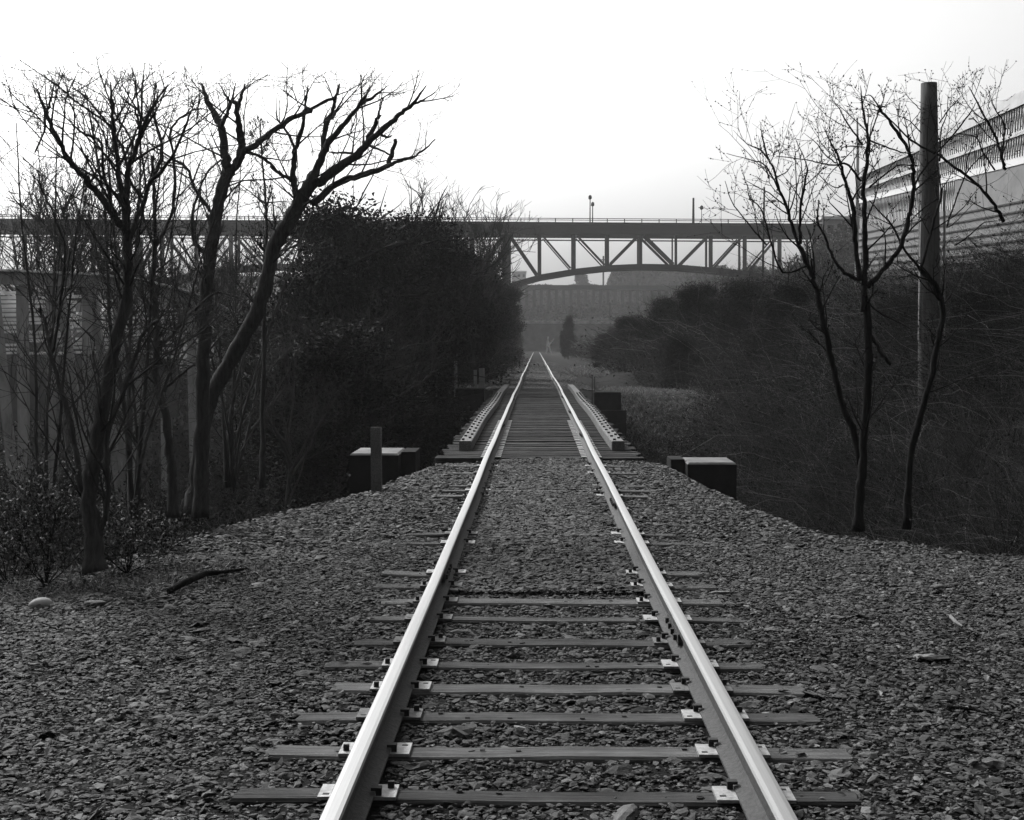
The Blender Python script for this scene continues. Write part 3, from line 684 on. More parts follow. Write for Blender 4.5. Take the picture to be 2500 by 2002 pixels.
def px_tree(name, label, Y, limbs, seed, side=(10, .55), group='bare trees', twigs=3, zmaxpx=168, kids=(4, 4, 3), buds=0, dyspan=.8, bark='bark', twig='twig', side_scale=1.0, thin=1.0):
    """limbs: list of (polyline [(px, py)...], r0, r1); the first is the trunk"""
    R = random.Random(seed); bx = P(limbs[0][0][0][0], limbs[0][0][0][1], Y); base = Vector((bx.x, Y, bx.z))
    t = thing(name, base, label, 'tree', group); B = np.array(tuple(base))
    trunk = MB(); crown = MB(); out = []; bud = []
    for k, (pl, r0, r1) in enumerate(limbs):
        sl = 0 if k == 0 else R.uniform(-dyspan, dyspan)
        base_y = pl[0][1]
        pts = []
        for (px, py) in pl:
            yy = Y + (sl * (base_y - py) / 500.0) + (R.uniform(-.03, .03) if k else 0)
            pts.append(P(px, py, yy))
        rad = np.linspace(r0, r1, len(pts)) * thin
        if k and pl[-1][1] < 330: rad[-1] *= .45
        pp, rr = smooth_poly(pts, rad, 5)
        pp = pp + np.random.default_rng(seed + k).normal(0, .006, pp.shape) * np.minimum(1, rr / .02)[:, None]
        if k == 0: rr = rr * (1 + .55 * np.exp(-np.arange(len(rr)) / 1.6))
        rr = rr * (1 + np.random.default_rng(seed * 9 + k).normal(0, .07, len(rr)))
        trunk.tube(pp - B, rr, 10 if r0 > .03 else 6)
        L = np.linalg.norm(np.diff(pp, axis=0), axis=1).sum()
        zmax = P(1250, zmaxpx, Y).z
        ns = int(side[0] * L)
        for c in range(ns):
            u = R.uniform(.12 if k else .35, 1.0); i = min(int(u * (len(pp) - 1)), len(pp) - 2)
            tang = pp[i + 1] - pp[i]; tang /= np.linalg.norm(tang) + 1e-9
            s = rv(R); s -= tang * s.dot(tang); s /= np.linalg.norm(s) + 1e-9
            dn = tang * .6 + s * .75 + np.array([0, 0, .25])
            l_ = side[1] * R.uniform(.45, 1.3) * (1.15 - .5 * u)
            grow(R, out, pp[i], dn, l_, min(rr[i] * .5, .010 * side_scale), 1, .75, .12, zmax, 1 + twigs - 1, kids)
    for pp, rr, lv in out:
        crown.tube(pp - B, rr, 4 if lv < 2 else 3, cap=False)
        if buds and lv >= 2:
            for q in pp[1:]:
                if R.random() < buds: bud.append(q - B)
    trunk.build('trunk', M[bark], t, smooth=True)
    co = crown.build('crown', M[twig], t, smooth=True)
    if bud:
        b = np.array(bud); vv, ff = leaf_quads(b, .011, fold=.4, aspect=.8); q = MB(); q.add(vv, tri_split(ff)); q.build('buds', M['twig'], t)['kind'] = 'stuff'
    return t
def c1(*a): return [(60 + x / 2.977, 180 + y / 2.977) for x, y in a]
def c1b(*a): return [(60 + x / 2.977, 640 + y / 2.977) for x, y in a]
def c2(*a): return [(660 + x / 2.977, 180 + y / 2.977) for x, y in a]
def c4(*a): return [(1760 + x / 2.977, 180 + y / 2.977) for x, y in a]
def c4b(*a): return [(1760 + x / 2.617, 700 + y / 2.617) for x, y in a]

ta = (60 + 470 / 2.977, 640 + 1700 / 2.977)
px_tree('bare_tree', 'many stemmed bare tree at the left gravel edge fanning out widely', 10.9, [
    ([(232, 1395), (228, 1300)] + c1b((470, 1650), (510, 1400), (580, 1000), (650, 620), (740, 250)) + c1((750, 1400), (740, 1150)), .072, .034),
    (c1((700, 1100), (600, 960), (450, 770), (330, 640), (240, 470), (160, 290), (90, 110)), .030, .014),
    (c1((160, 290), (185, 200), (220, 70)), .014, .006), (c1((150, 280), (140, 420), (75, 570)), .012, .007),
    (c1((740, 1150), (745, 900), (755, 720), (800, 580), (850, 430), (920, 260), (1030, 90)), .030, .010),
    (c1((740, 1150), (700, 850), (680, 650), (645, 400), (640, 250), (625, 60)), .026, .012),
    (c1((640, 370), (720, 240), (780, 90)), .010, .005), (c1((760, 720), (700, 520), (600, 360), (480, 210), (390, 130), (310, 90)), .012, .005),
    (c1((620, 900), (570, 700), (555, 500), (420, 430), (340, 360)), .014, .006), (c1((740, 1180), (640, 960), (560, 820), (480, 680), (420, 560)), .016, .006),
    (c1((760, 1200), (860, 950), (930, 760), (1000, 580), (960, 380), (930, 250), (960, 80)), .022, .008),
    (c1((850, 430), (800, 260), (740, 200), (650, 120)), .011, .005), (c1((900, 800), (1060, 620), (1180, 350), (1250, 160)), .016, .006),
    ([(225, 1330), (200, 1200), (176, 1050)] + c1b((250, 900), (190, 640), (150, 450), (110, 330)), .030, .012),
    ([(236, 1350), (262, 1200)] + c1b((600, 1250), (700, 980), (800, 700), (860, 520), (960, 420)), .028, .012),
    (c1b((200, 660), (240, 460), (270, 200)) + c1((290, 1260), (200, 1000), (130, 850), (90, 700)), .014, .006),
], 1, side=(7.5, .95), bark='flare_bark', twig='flare_twig')
px_tree('bare_tree', 'bare tree with a dark forked trunk standing upright in the middle of the left trees', 14.2, [
    ([(492, 1262), (492, 1150)] + c1b((1290, 1200), (1300, 800), (1310, 500), (1325, 150)) + c1((1330, 1550), (1370, 1150), (1410, 930), (1480, 700)), .072, .062),
    (c1((1480, 700), (1450, 560), (1430, 380), (1380, 290), (1330, 190), (1285, 70)), .050, .022),
    (c1((1430, 380), (1470, 290), (1500, 210), (1535, 70)), .024, .012), (c1((1500, 215), (1460, 150), (1410, 65)), .014, .008),
    (c1((1490, 720), (1560, 620), (1580, 520), (1555, 380), (1540, 230), (1510, 200)), .050, .022), (c1((1545, 260), (1575, 170), (1605, 70)), .026, .014),
    (c1((1580, 580), (1700, 500), (1820, 410), (1950, 320), (2084, 265)) + c2((240, 280), (400, 200), (480, 160), (505, 70)), .034, .010),
    (c1((1600, 560), (1740, 620), (1850, 720), (1930, 770)) , .018, .012),
    (c1((1380, 1050), (1240, 830), (1180, 690), (1050, 600), (900, 500)), .020, .008),
    (c1((1300, 1300), (1220, 1180), (1250, 900), (1330, 720), (1430, 620)), .022, .008),
    (c1b((1250, 330), (1120, 450), (1000, 600), (960, 560), (860, 420)), .020, .010),
], 2, side=(4.5, .8), bark='flare_bark', twig='flare_twig')
px_tree('bare_tree', 'thick bare tree leaning far to the right over the evergreens', 14.7, [
    ([(476, 1252), (484, 1140), (504, 1010), (556, 893), (612, 795), (650, 690)] + c2((30, 1250), (150, 1050), (240, 880), (330, 740)), .088, .074),
    (c2((200, 900), (165, 770), (175, 620), (180, 550), (235, 370), (255, 250), (275, 80)), .038, .012),
    (c2((180, 550), (110, 400), (50, 320), (45, 160)), .016, .006), (c2((150, 770), (60, 720), (0, 670)), .020, .014),
    (c2((300, 780), (370, 620), (430, 490), (540, 370), (650, 220), (745, 75)), .046, .014), (c2((660, 220), (760, 160), (865, 80)), .022, .007),
    (c2((380, 600), (400, 400), (450, 280), (475, 180), (500, 70)), .034, .012), (c2((450, 330), (500, 230), (590, 90)), .014, .006), (c2((420, 400), (390, 340), (440, 240)), .012, .006),
    (c2((340, 800), (500, 680), (640, 580), (710, 495), (860, 370), (960, 280), (1030, 220), (1135, 85)), .052, .012), (c2((1040, 220), (1110, 190), (1210, 130)), .016, .005),
    (c2((710, 490), (770, 350), (805, 300)), .026, .016), (c2((780, 330), (810, 200), (850, 150)), .012, .006),
    (c2((300, 950), (480, 800), (650, 740), (840, 680), (870, 600), (915, 480)), .040, .020), (c2((840, 680), (950, 630), (1080, 580), (1200, 475)), .022, .006),
    (c2((600, 580), (480, 575), (430, 570)), .014, .007), (c2((720, 520), (850, 580), (900, 600)), .014, .006), (c2((800, 440), (850, 460), (880, 450)), .016, .008),
], 3, side=(4.0, .75), bark='flare_bark', twig='flare_twig')
px_tree('bare_sapling', 'thin dark curving sapling between the many stemmed tree and the forked tree', 13.0, [
    ([(425, 1262), (420, 1180)] + c1b((1070, 1500), (1050, 1350), (1020, 1100), (960, 850), (965, 600), (960, 420), (940, 200)) + c1((930, 1500), (950, 1200), (940, 900), (925, 600)), .05, .014),
    (c1b((970, 640), (1000, 600), (1120, 470), (1250, 330), (1400, 210)), .024, .010),
    (c1b((1010, 930), (1120, 830), (1240, 740)), .016, .008), (c1((960, 1250), (1080, 980), (1090, 650), (1060, 450), (1110, 340), (1240, 260), (1330, 260)), .018, .007),
    (c1((960, 1300), (880, 1100), (840, 800), (890, 600), (880, 400)), .014, .006),
], 4, side=(6, .6), bark='flare_bark', twig='flare_twig')
px_tree('bare_sapling', 'slim straight sapling with a few clinging leaves left of the leaning trunk', 16.5, [
    ([(640, 1190), (642, 1000), (646, 800), (650, 640)] + c1((1760, 1300), (1760, 1050), (1745, 800), (1720, 550), (1710, 350)), .03, .008),
    (c1((1755, 950), (1640, 860), (1550, 790)), .009, .005), (c1((1745, 700), (1700, 640), (1650, 590)), .008, .004), (c1((1755, 940), (1850, 930), (1960, 935)), .008, .004),
], 5, side=(7, .35), buds=.5, bark='flare_bark', twig='flare_twig')
def stems_tree(label, Y, base, seed, tops):
    R_ = random.Random(seed); L_ = []
    for (tx, ty, r0) in tops:
        bx, by = base[0] + R_.uniform(-14, 14), base[1]; mid = []
        for u in (.25, .5, .75): mid.append((bx + (tx - bx) * (u ** 1.25) + R_.uniform(-10, 10), by + (ty - by) * u))
        L_.append(([(bx, by)] + mid + [(tx, ty)], r0, r0 * .25))
    px_tree('bare_sapling', label, Y, L_, seed, side=(3.2, .8), bark='flare_bark', twig='flare_twig', dyspan=1.2)
stems_tree('clump of thin straight bare stems behind the many stemmed tree', 12.6, (330, 1290), 71, [(210, 230, .026), (262, 330, .02), (345, 210, .026), (405, 300, .022), (470, 260, .02), (560, 430, .018)])
stems_tree('clump of thin bare stems at the far left edge of the gravel', 12.2, (110, 1330), 72, [(40, 300, .02), (140, 260, .022), (215, 380, .018)])
stems_tree('clump of thin leaning stems between the forked and the leaning trunk', 17.0, (560, 1190), 73, [(500, 420, .024), (590, 380, .024), (660, 470, .022), (720, 620, .022), (440, 560, .02), (620, 650, .016), (760, 520, .022)])

# right hand trees
px_tree('bare_tree', 'spindly bare tree left of the twin stemmed one on the right bank', 14.4, [
    (c4b((900, 1120), (840, 900), (780, 760), (720, 540), (680, 350), (640, 150), (615, 30)) + c4((690, 1540), (650, 1430), (570, 1250)), .048, .030),
    (c4((570, 1250), (510, 1080), (480, 960), (430, 850), (380, 680), (345, 620), (300, 450), (290, 350)), .026, .006),
    (c4((345, 620), (280, 550), (190, 510), (90, 410)), .012, .004), (c4((350, 760), (320, 680), (270, 690)), .01, .005), (c4((410, 750), (480, 710), (520, 650)), .010, .004),
    (c4((580, 1240), (575, 1050), (600, 850), (630, 690)), .022, .012), (c4((630, 690), (600, 600), (545, 480)), .010, .004),
    (c4((620, 1400), (450, 1440), (370, 1250), (300, 1000), (210, 900), (190, 800)), .016, .005),
    (c4((330, 1240), (200, 1090), (80, 930), (30, 780)), .014, .004), (c4((480, 960), (330, 680), (230, 630), (40, 580)), .012, .004),
    (c4((600, 960), (560, 880), (470, 760)), .010, .004), (c4((380, 580), (410, 560), (440, 540)), .008, .004), (c4((500, 1080), (550, 1000), (540, 600), (545, 590)), .010, .004),
], 6, side=(5.0, .6), buds=.45, kids=(3, 3, 2), thin=.74)
px_tree('bare_tree', 'twin stemmed bare tree with swept side limbs in front of the building corner', 14.0, [
    ([(2096, 1295), (2100, 1200)] + c4b((910, 1150), (915, 1000), (935, 700), (945, 450), (930, 100)) + c4((1040, 1727), (1045, 1540)), .058, .046),
    (c4((1045, 1540), (1050, 1300), (1040, 1000), (1040, 800), (1060, 600), (1070, 480), (1045, 330), (1025, 200), (1015, 85)), .040, .008),
    (c4((1010, 1500), (980, 1250), (965, 1000), (925, 850), (880, 700), (855, 600)), .036, .016), (c4((855, 600), (800, 500), (735, 370)), .016, .005), (c4((900, 780), (940, 700), (1000, 560)), .01, .005),
    (c4((1005, 1500), (880, 1430), (800, 1300), (740, 1150), (700, 1080), (715, 920)), .024, .008),
    (c4((1060, 1550), (1200, 1400), (1310, 1240), (1375, 1000), (1400, 780), (1385, 620), (1340, 520), (1240, 360), (1165, 270), (1140, 225)), .034, .016),
    (c4((1165, 270), (1090, 160), (1010, 180)), .010, .005), (c4((1150, 260), (1120, 350), (1075, 480), (1030, 620)), .010, .006), (c4((1070, 480), (1200, 530), (1330, 575), (1400, 570)), .012, .006),
    (c4((1075, 830), (1160, 760), (1280, 670), (1430, 665)), .014, .007), (c4((1030, 520), (960, 420), (900, 330), (855, 245), (780, 185)), .014, .004),
    (c4((1020, 780), (910, 655), (830, 665), (720, 650), (620, 625), (410, 600)), .016, .005), (c4((870, 560), (900, 530), (1040, 530)), .008, .004),
    (c4((890, 800), (850, 830), (780, 800), (700, 720)), .010, .004), (c4b((940, 280), (1010, 400), (1080, 500)), .026, .02),
    (c4((840, 650), (760, 590), (690, 500), (600, 430)), .010, .004),
    (c4((1140, 230), (1180, 240), (1220, 240)), .012, .004),
], 7, side=(4.6, .6), buds=.45, kids=(3, 3, 2), thin=.74)
px_tree('bare_tree', 'bare tree with long crossing limbs in front of the utility pole', 15.0, [
    ([(2215, 1290), (2222, 1120), (2262, 960), (2292, 830), (2300, 750)] + c4((1570, 1560), (1450, 1420)), .05, .034),
    (c4((1450, 1420), (1520, 1180), (1560, 1020), (1600, 900), (1590, 760), (1560, 640)), .024, .008),
    (c4((1450, 1420), (1340, 1280), (1240, 1100), (1150, 1000), (1080, 920)), .020, .007),
    (c4((1300, 1240), (1380, 1000), (1420, 780), (1570, 580), (1700, 430), (1800, 300), (1860, 200)), .018, .008),
    (c4((2060, 1080), (1990, 960), (1880, 820), (1700, 680), (1560, 580), (1380, 480), (1180, 280)), .026, .012),
    (c4((2060, 700), (2040, 600), (1990, 450), (1900, 280), (1800, 90)), .024, .012), (c4((1640, 1120), (1760, 780), (1850, 640), (2000, 520)), .012, .005),
    (c4((1590, 360), (1640, 280), (1720, 190), (1800, 110)), .01, .004), (c4((1590, 640), (1600, 420), (1640, 300), (1650, 150)), .012, .004),
    (c4((1990, 700), (1900, 560), (1850, 460), (1700, 430)), .012, .006), (c4((1800, 330), (1850, 340), (1930, 440), (2000, 500)), .01, .006),
    (c4((1640, 1110), (1680, 1100), (1850, 930)), .010, .004), (c4((1700, 1250), (1800, 1180), (1900, 1090), (2000, 1070)), .012, .005),
    (c4((1580, 900), (1450, 1000), (1350, 1100)), .012, .006), (c4((1460, 430), (1350, 330), (1200, 280)), .009, .004), (c4((1450, 260), (1380, 190), (1310, 110)), .007, .003),
    (c4((2040, 600), (2060, 380), (1990, 250), (1930, 80)), .014, .005),
], 8, side=(4.4, .6), buds=.4, kids=(3, 3, 2), thin=.74)

# generic bare trees farther off
def gen_tree(seed, H, spread=.6, maxlev=4, kids=(8, 6, 5, 4), r=None, stems=1):
    R = random.Random(seed); out = []
    for s in range(stems):
        d0 = np.array([R.gauss(0, .18 * stems), R.gauss(0, .18 * stems), 1.0])
        grow(R, out, np.zeros(3), d0, H * R.uniform(.5, .62), r or H * .014, 0, spread, .22, 1e9, maxlev, kids, .12)
    t = MB(); c = MB()
    for pp, rr, lv in out: (t if lv < 2 else c).tube(pp, np.maximum(rr, .006), 6 if lv < 2 else 3, cap=False)
    return t.mesh('trunk', M['flare_bark'], True), c.mesh('crown', M['flare_twig'], True)
kinds = [gen_tree(21, 7, .75, 4, (8, 5, 4, 4)), gen_tree(22, 7, .65, 4, (8, 5, 4, 4), stems=2), gen_tree(23, 7, .8, 4, (7, 5, 4, 4), stems=3)]
def far_tree(x, Y, H, kind, label, group, z=None, rz=None, name='bare_tree'):
    z = float(terr(x, Y)) - .1 if z is None else z
    t = thing(name, (x, Y, z), label, 'tree', group, rz if rz is not None else random.uniform(0, 6.28)); t.scale = (H / 7,) * 3
    for nm, me in zip(('trunk', 'crown'), kinds[kind]):
        o = bpy.data.objects.new(nm, me); COL.objects.link(o); o.parent = t
for k, (px, Y, H, lab) in enumerate((
        (150, 48, 9, 'bare twiggy tree behind the left part of the timber viaduct'),
        (290, 70, 13, 'tall pale twiggy tree behind the many stemmed tree'),
        (370, 52, 9, 'bare twiggy tree between the many stemmed and the forked tree'),
        (430, 60, 8, 'low twiggy tree just left of the forked trunk'),
        (560, 64, 8, 'low twiggy tree between the forked and the leaning trunk'),
        (640, 80, 9, 'bare twiggy tree showing left of the evergreens'),
        (100, 90, 15, 'farthest tall twiggy tree at the left, its top against the sky'))):
    far_tree(P(px, 900, Y).x, Y, H, k % 3, lab, 'tangled bare trees on the left')
for k, (px, Y, H, lab) in enumerate((
        (1075, 60, 9.3, 'tallest fan branched bare tree at the right shoulder of the evergreens'),
        (1095, 68, 9.2, 'second fan branched bare tree to the right of the evergreens'),
        (1020, 54, 9.2, 'bare twigs rising straight from the top of the evergreens'))):
    far_tree(P(px, 900, Y).x, Y, H, k % 2, lab, 'bare trees at the right of the evergreens')
for k, (px, Y, H, lab) in enumerate((
        (1760, 95, 4, 'small bare tree on the crest under the right side of the arch'),
        (1830, 110, 5.5, 'small bare tree just left of the single arm street lamp'),
        (1905, 90, 4.5, 'small bare tree just right of the single arm street lamp'),
        (1965, 80, 4.5, 'small bare tree behind the spindly tree'),
        (1700, 150, 7, 'bare tree behind the crest at the foot of the arch'),
        (1640, 170, 6, 'far bare tree at the right foot of the arch'),
        (2150, 60, 4, 'small bare tree below the corner of the ribbed building'))):
    far_tree(P(px, 900, Y).x, Y, H, k % 3, lab, 'small bare trees on the right bank')

for k, (px, Y, H, lab) in enumerate((
        (705, 33, 5.5, 'bare twiggy tree in front of the left edge of the evergreens'),
        (800, 35, 6.0, 'bare twiggy tree in front of the evergreens above the wooden post'),
        (905, 38, 6.2, 'bare twiggy tree in front of the middle of the evergreens'),
        (1000, 43, 6.2, 'bare twiggy tree in front of the right half of the evergreens'))):
    far_tree(P(px, 900, Y).x, Y, H, k % 2, lab, 'bare trees in front of the evergreens')

# ------------------------------------------------------------------ evergreens
def crown_mesh(seed, H, W, n, leaf, conic=False):
    R = np.random.default_rng(seed); pts = []
    nl = 26; 
    if conic:
        z = R.uniform(.05, 1, n) ** 1.0 * H; rad = W * (1 - z / H) ** .8 * np.sqrt(R.uniform(.1, 1, n)) * (1 + .25 * np.sin(z * 9)); a = R.uniform(0, 6.28, n)
        c = np.stack([rad * np.cos(a), rad * np.sin(a), z], -1)
    else:
        z0 = R.uniform(.12, .88, nl) * H; rr = W * .62 * np.sqrt(np.clip(1 - ((z0 / H - .42) / .62) ** 2, .1, 1)) * np.sqrt(R.uniform(0, 1, nl)); a = R.uniform(0, 6.28, nl)
        cen = np.stack([rr * np.cos(a), rr * np.sin(a), z0], -1); size = W * R.uniform(.28, .5, nl)
        k = R.integers(0, nl, n); dirn = R.normal(0, 1, (n, 3)); dirn /= np.linalg.norm(dirn, axis=1)[:, None]
        rad = size[k] * R.uniform(0, 1, n) ** .45 * (1 + .3 * np.sin(dirn[:, 0] * 7 + k) * np.sin(dirn[:, 2] * 6))
        c = cen[k] + dirn * rad[:, None] * np.array([1, 1, .85]); c[:, 2] = np.abs(c[:, 2])
    global rng
    vv, ff = leaf_quads(c, R.uniform(.6, 1.4, n) * leaf, fold=.3, aspect=.5)
    tone = R.lognormal(-.1, .45, n).clip(.3, 2.4)
    m = MB(); m.add(vv, ff); return m.mesh('crown', M['evergreen'], attr=np.repeat(tone, 4))
def trunk_mesh(H, r, seed):
    R = random.Random(seed); m = MB(); out = []
    m.tube([(0, 0, -.5), (.05, 0, H * .3), (0, .05, H * .6), (0, 0, H * .9)], [r, r * .8, r * .5, r * .12], 8)
    for k in range(14):
        z = H * R.uniform(.12, .85); grow(R, out, np.array([0, 0, z]), np.array([R.gauss(0, 1), R.gauss(0, 1), .5]), H * .33, r * .3, 1, .6, .1, 1e9, 2, (4, 4, 3))
    for pp, rr, lv in out: m.tube(pp, rr, 4, cap=False)
    return m.mesh('trunk', M['bark'], True)
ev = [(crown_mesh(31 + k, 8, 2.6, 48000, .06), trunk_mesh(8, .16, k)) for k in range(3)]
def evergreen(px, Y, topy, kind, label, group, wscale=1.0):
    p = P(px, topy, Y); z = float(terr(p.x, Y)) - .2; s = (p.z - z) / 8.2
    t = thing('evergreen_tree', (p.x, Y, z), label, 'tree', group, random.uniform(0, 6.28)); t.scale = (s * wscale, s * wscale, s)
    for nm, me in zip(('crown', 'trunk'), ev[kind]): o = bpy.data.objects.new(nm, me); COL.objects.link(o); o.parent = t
G = 'dark evergreens left of the track'
evergreen(880, 46, 448, 0, 'largest rounded evergreen crowning the dark mass under the leaning tree', G, 1.05)
evergreen(990, 50, 490, 1, 'evergreen at the right side of the tall dark mass beside the bridge deck', G, .95)
evergreen(790, 42, 520, 2, 'evergreen at the left edge of the dark mass behind the leaning trunk', G, .9)
evergreen(1075, 56, 560, 0, 'evergreen stepping down to the right below the bridge deck', G, .85)
evergreen(1118, 62, 566, 2, 'evergreen whose top meets the underside of the bridge deck', G, .9)
evergreen(1150, 70, 592, 1, 'rounded evergreen beside the tall pier of the bridge', G, .85)
evergreen(1030, 54, 640, 2, 'low evergreen filling the front of the dark mass at its middle', G, 1.2)
evergreen(900, 48, 640, 1, 'low evergreen filling the front of the dark mass at its left', G, 1.4)
evergreen(1190, 88, 640, 2, 'evergreen close to the bridge pier, next before the far row', G, .9)
for k, (px, Y, ty, lab) in enumerate((
        (1212, 115, 672, 'tallest bush of the row left of the vanishing rails, below the pier'), (1225, 150, 735, 'second bush of the row left of the vanishing rails'),
        (1238, 190, 755, 'third bush of the row left of the vanishing rails'), (1246, 235, 765, 'farthest bush of the row, closest to where the rails vanish'),
        (1175, 75, 760, 'bush at the near end of the row left of the vanishing rails'), (1140, 62, 800, 'bush beyond the far left end of the trestle'))):
    evergreen(px, Y, ty, k % 3, lab, 'evergreen bushes left of the vanishing rails', 1.1)
for k, (px, Y, ty, lab) in enumerate((
        (760, 36, 760, 'wide dark bush behind the wooden post and left abutment'), (850, 40, 800, 'dark bush above the ravine right of the wooden post'),
        (960, 46, 800, 'dark bush in the middle of the foot of the evergreens'), (690, 44, 700, 'dark bush beside the three short posts'), (1060, 54, 830, 'dark bush behind the far left concrete block'))):
    evergreen(px, Y, ty, k % 3, lab, 'dark bushes at the foot of the evergreens', 1.6)
for k, (px, Y, ty, lab) in enumerate((
        (1478, 92, 812, 'lowest dark bush at the left toe of the bramble bank'), (1545, 84, 762, 'dark bush climbing the left shoulder of the bramble bank'),
        (1625, 78, 712, 'dark bush on the bramble bank under the right foot of the arch'), (1705, 70, 684, 'round dark bush on the crest of the bramble bank left of the street lamp'),
        (1800, 62, 668, 'round dark bush on the bank crest just left of the street lamp foot'), (1915, 52, 664, 'wide dark bush on the bank crest behind the spindly tree'),
        (2190, 34, 716, 'dark bush on the bank beside the foot of the utility pole'), (2400, 27, 690, 'dark bush on the bank at the right edge of the picture'), (1665, 62, 800, 'dark bush low on the bank right of the pale grass'))):
    evergreen(px, Y, ty, k % 3, lab, 'dark bushes among the brambles', 1.5)
# small conifer right of the track far off
p = P(1387, 758, 180); z = float(terr(p.x, 180)) - .1
t = thing('evergreen_tree', (p.x, 180, z), 'narrow dark evergreen standing alone right of the vanishing rails', 'tree'); q_ = (p.z - z) / 8.2; t.scale = (q_ * .62, q_ * .62, q_)
for nm, me in zip(('crown', 'trunk'), ev[2]): o = bpy.data.objects.new(nm, me); COL.objects.link(o); o.parent = t

# ------------------------------------------------------------------ brambles, brush and grass (stuff)
def canes(n, xf, yf, L, r, name, label, m, keep=None, segs=6, arch=1.0, zoff=0):
    x = xf(n); y = yf(n)
    if keep is not None: k = keep(x, y); x, y = x[k], y[k]
    n = len(x); z = terr(x, y) - .05 + zoff
    a = rng.uniform(0, 2 * np.pi, n); el = rng.uniform(.5, 1.45, n); ln = rng.uniform(.4, 1.2, n) * (L(x, y) if callable(L) else L)
    t = np.linspace(0, 1, segs)[None, :]
    hx = np.cos(a)[:, None]; hy = np.sin(a)[:, None]
    bend = rng.uniform(.2, 1.1, n)[:, None] * arch
    hor = ln[:, None] * (np.cos(el)[:, None] * t + .35 * bend * t ** 2); ver = ln[:, None] * (np.sin(el)[:, None] * t - .55 * bend * t ** 2)
    pts = np.stack([x[:, None] + hx * hor, y[:, None] + hy * hor, z[:, None] + ver], -1) + rng.normal(0, .03, (n, segs, 3)) * ln[:, None, None] * .5
    rad = (rng.uniform(.5, 1.3, n)[:, None] * (r(x, y)[:, None] if callable(r) else r)) * np.linspace(1, .35, segs)[None]
    tg = np.gradient(pts, axis=1); tg /= np.linalg.norm(tg, axis=2)[..., None] + 1e-9
    u = np.cross(tg, np.array([.2, .9, .3])); u /= np.linalg.norm(u, axis=2)[..., None] + 1e-9; v = np.cross(tg, u)
    an = np.arange(3) * 2 * np.pi / 3
    ring = pts[:, :, None] + rad[:, :, None, None] * (np.cos(an)[None, None, :, None] * u[:, :, None] + np.sin(an)[None, None, :, None] * v[:, :, None])
    i = (np.arange(n) * segs * 3)[:, None, None] + (np.arange(segs - 1) * 3)[None, :, None] + 0 * np.arange(3)[None, None]
    j = np.arange(3)[None, None]; j2 = (j + 1) % 3
    fs = np.stack([i + j, i + j2, i + 3 + j2, i + 3 + j], -1).reshape(-1, 4)
    mb = MB(); mb.add(ring.reshape(-1, 3), fs); mb.tone = np.repeat(rng.lognormal(-.35, .9, n).clip(.1, 5.0), segs * 3); return mb, pts
def bush_h(x, y): return np.interp(y, [12, 16, 25, 60, 110, 200], [1.3, 2.1, 2.9, 3.5, 3.6, 3.2]) * (.55 + .45 * sm(x, 3, 6)) * (.72 + .3 * np.sin(x * 1.1 + y * .5) * np.sin(y * .33 + 1) + .28 * np.sin(x * 2.3 - y * .8 + 2) * np.sin(y * 1.1 + x))
def right_keep(x, y):
    clear = (x < np.interp(y, [12, 14, 17, 20, 30, 45, 50, 58, 64, 80, 110, 160, 230], [6.5, 3.3, 3.0, 3.2, 3.7, 5.0, 6.0, 6.6, 4.6, 3.8, 5.2, 5.5, 5]))
    return ~clear & (y > edge(x) - .1) & (x < 3 + y * .38)
rad_f = lambda x, y: np.interp(y, [12, 30, 100, 230], [.0032, .0055, .016, .03])
YS = []
def ry(n):
    y = 12.4 * np.exp(rng.uniform(0, 1, n) * math.log(225 / 12.4)); YS.append(y); return y
def rx(n): return 2.6 + rng.uniform(0, 1, n) * (1.2 + .38 * YS[-1])
def canes_y(n, *a, **k):                       # y first, then x within the bank's width there
    y = ry(n); x = rx(n); return canes(n, lambda m: x, lambda m: y, *a, **k)
mb, pts = canes_y(150000, bush_h, rad_f, '', '', None, right_keep)
mb2, _ = canes_y(1500, lambda x, y: bush_h(x, y) * 1.2, lambda x, y: rad_f(x, y) * 1.15, '', '', None, right_keep, segs=9)
mb.add(mb2.v[0], mb2.f[0], 1)
o = mb.build('bramble_thicket', [M['cane'], M['pale_cane']], smooth=True, attr=np.concatenate([mb.tone, mb2.tone])); tag(o, 'tangled leafless bramble thicket covering the whole right bank', 'brambles', kind='stuff')
c = pts.reshape(-1, 3); k = rng.choice(len(c), 200000, replace=False); c = c[k] + rng.normal(0, .08, (len(k), 3))
sz = np.interp(c[:, 1], [12, 30, 100, 230], [.013, .030, .09, .18]) * rng.uniform(.6, 1.4, len(c))
c[:, 2] -= .3 * rng.uniform(0, 1, len(c)) ** 2 * bush_h(c[:, 0], c[:, 1])
vv, ff = leaf_quads(c, sz); mb = MB(); mb.add(vv, ff)
o = mb.build('bramble_leaves', M['evergreen'], attr=np.repeat(rng.lognormal(-.35, .5, len(c)).clip(.2, 2.5), 4)); tag(o, 'small dark leaves through the brambles of the right bank', 'brambles', kind='stuff')

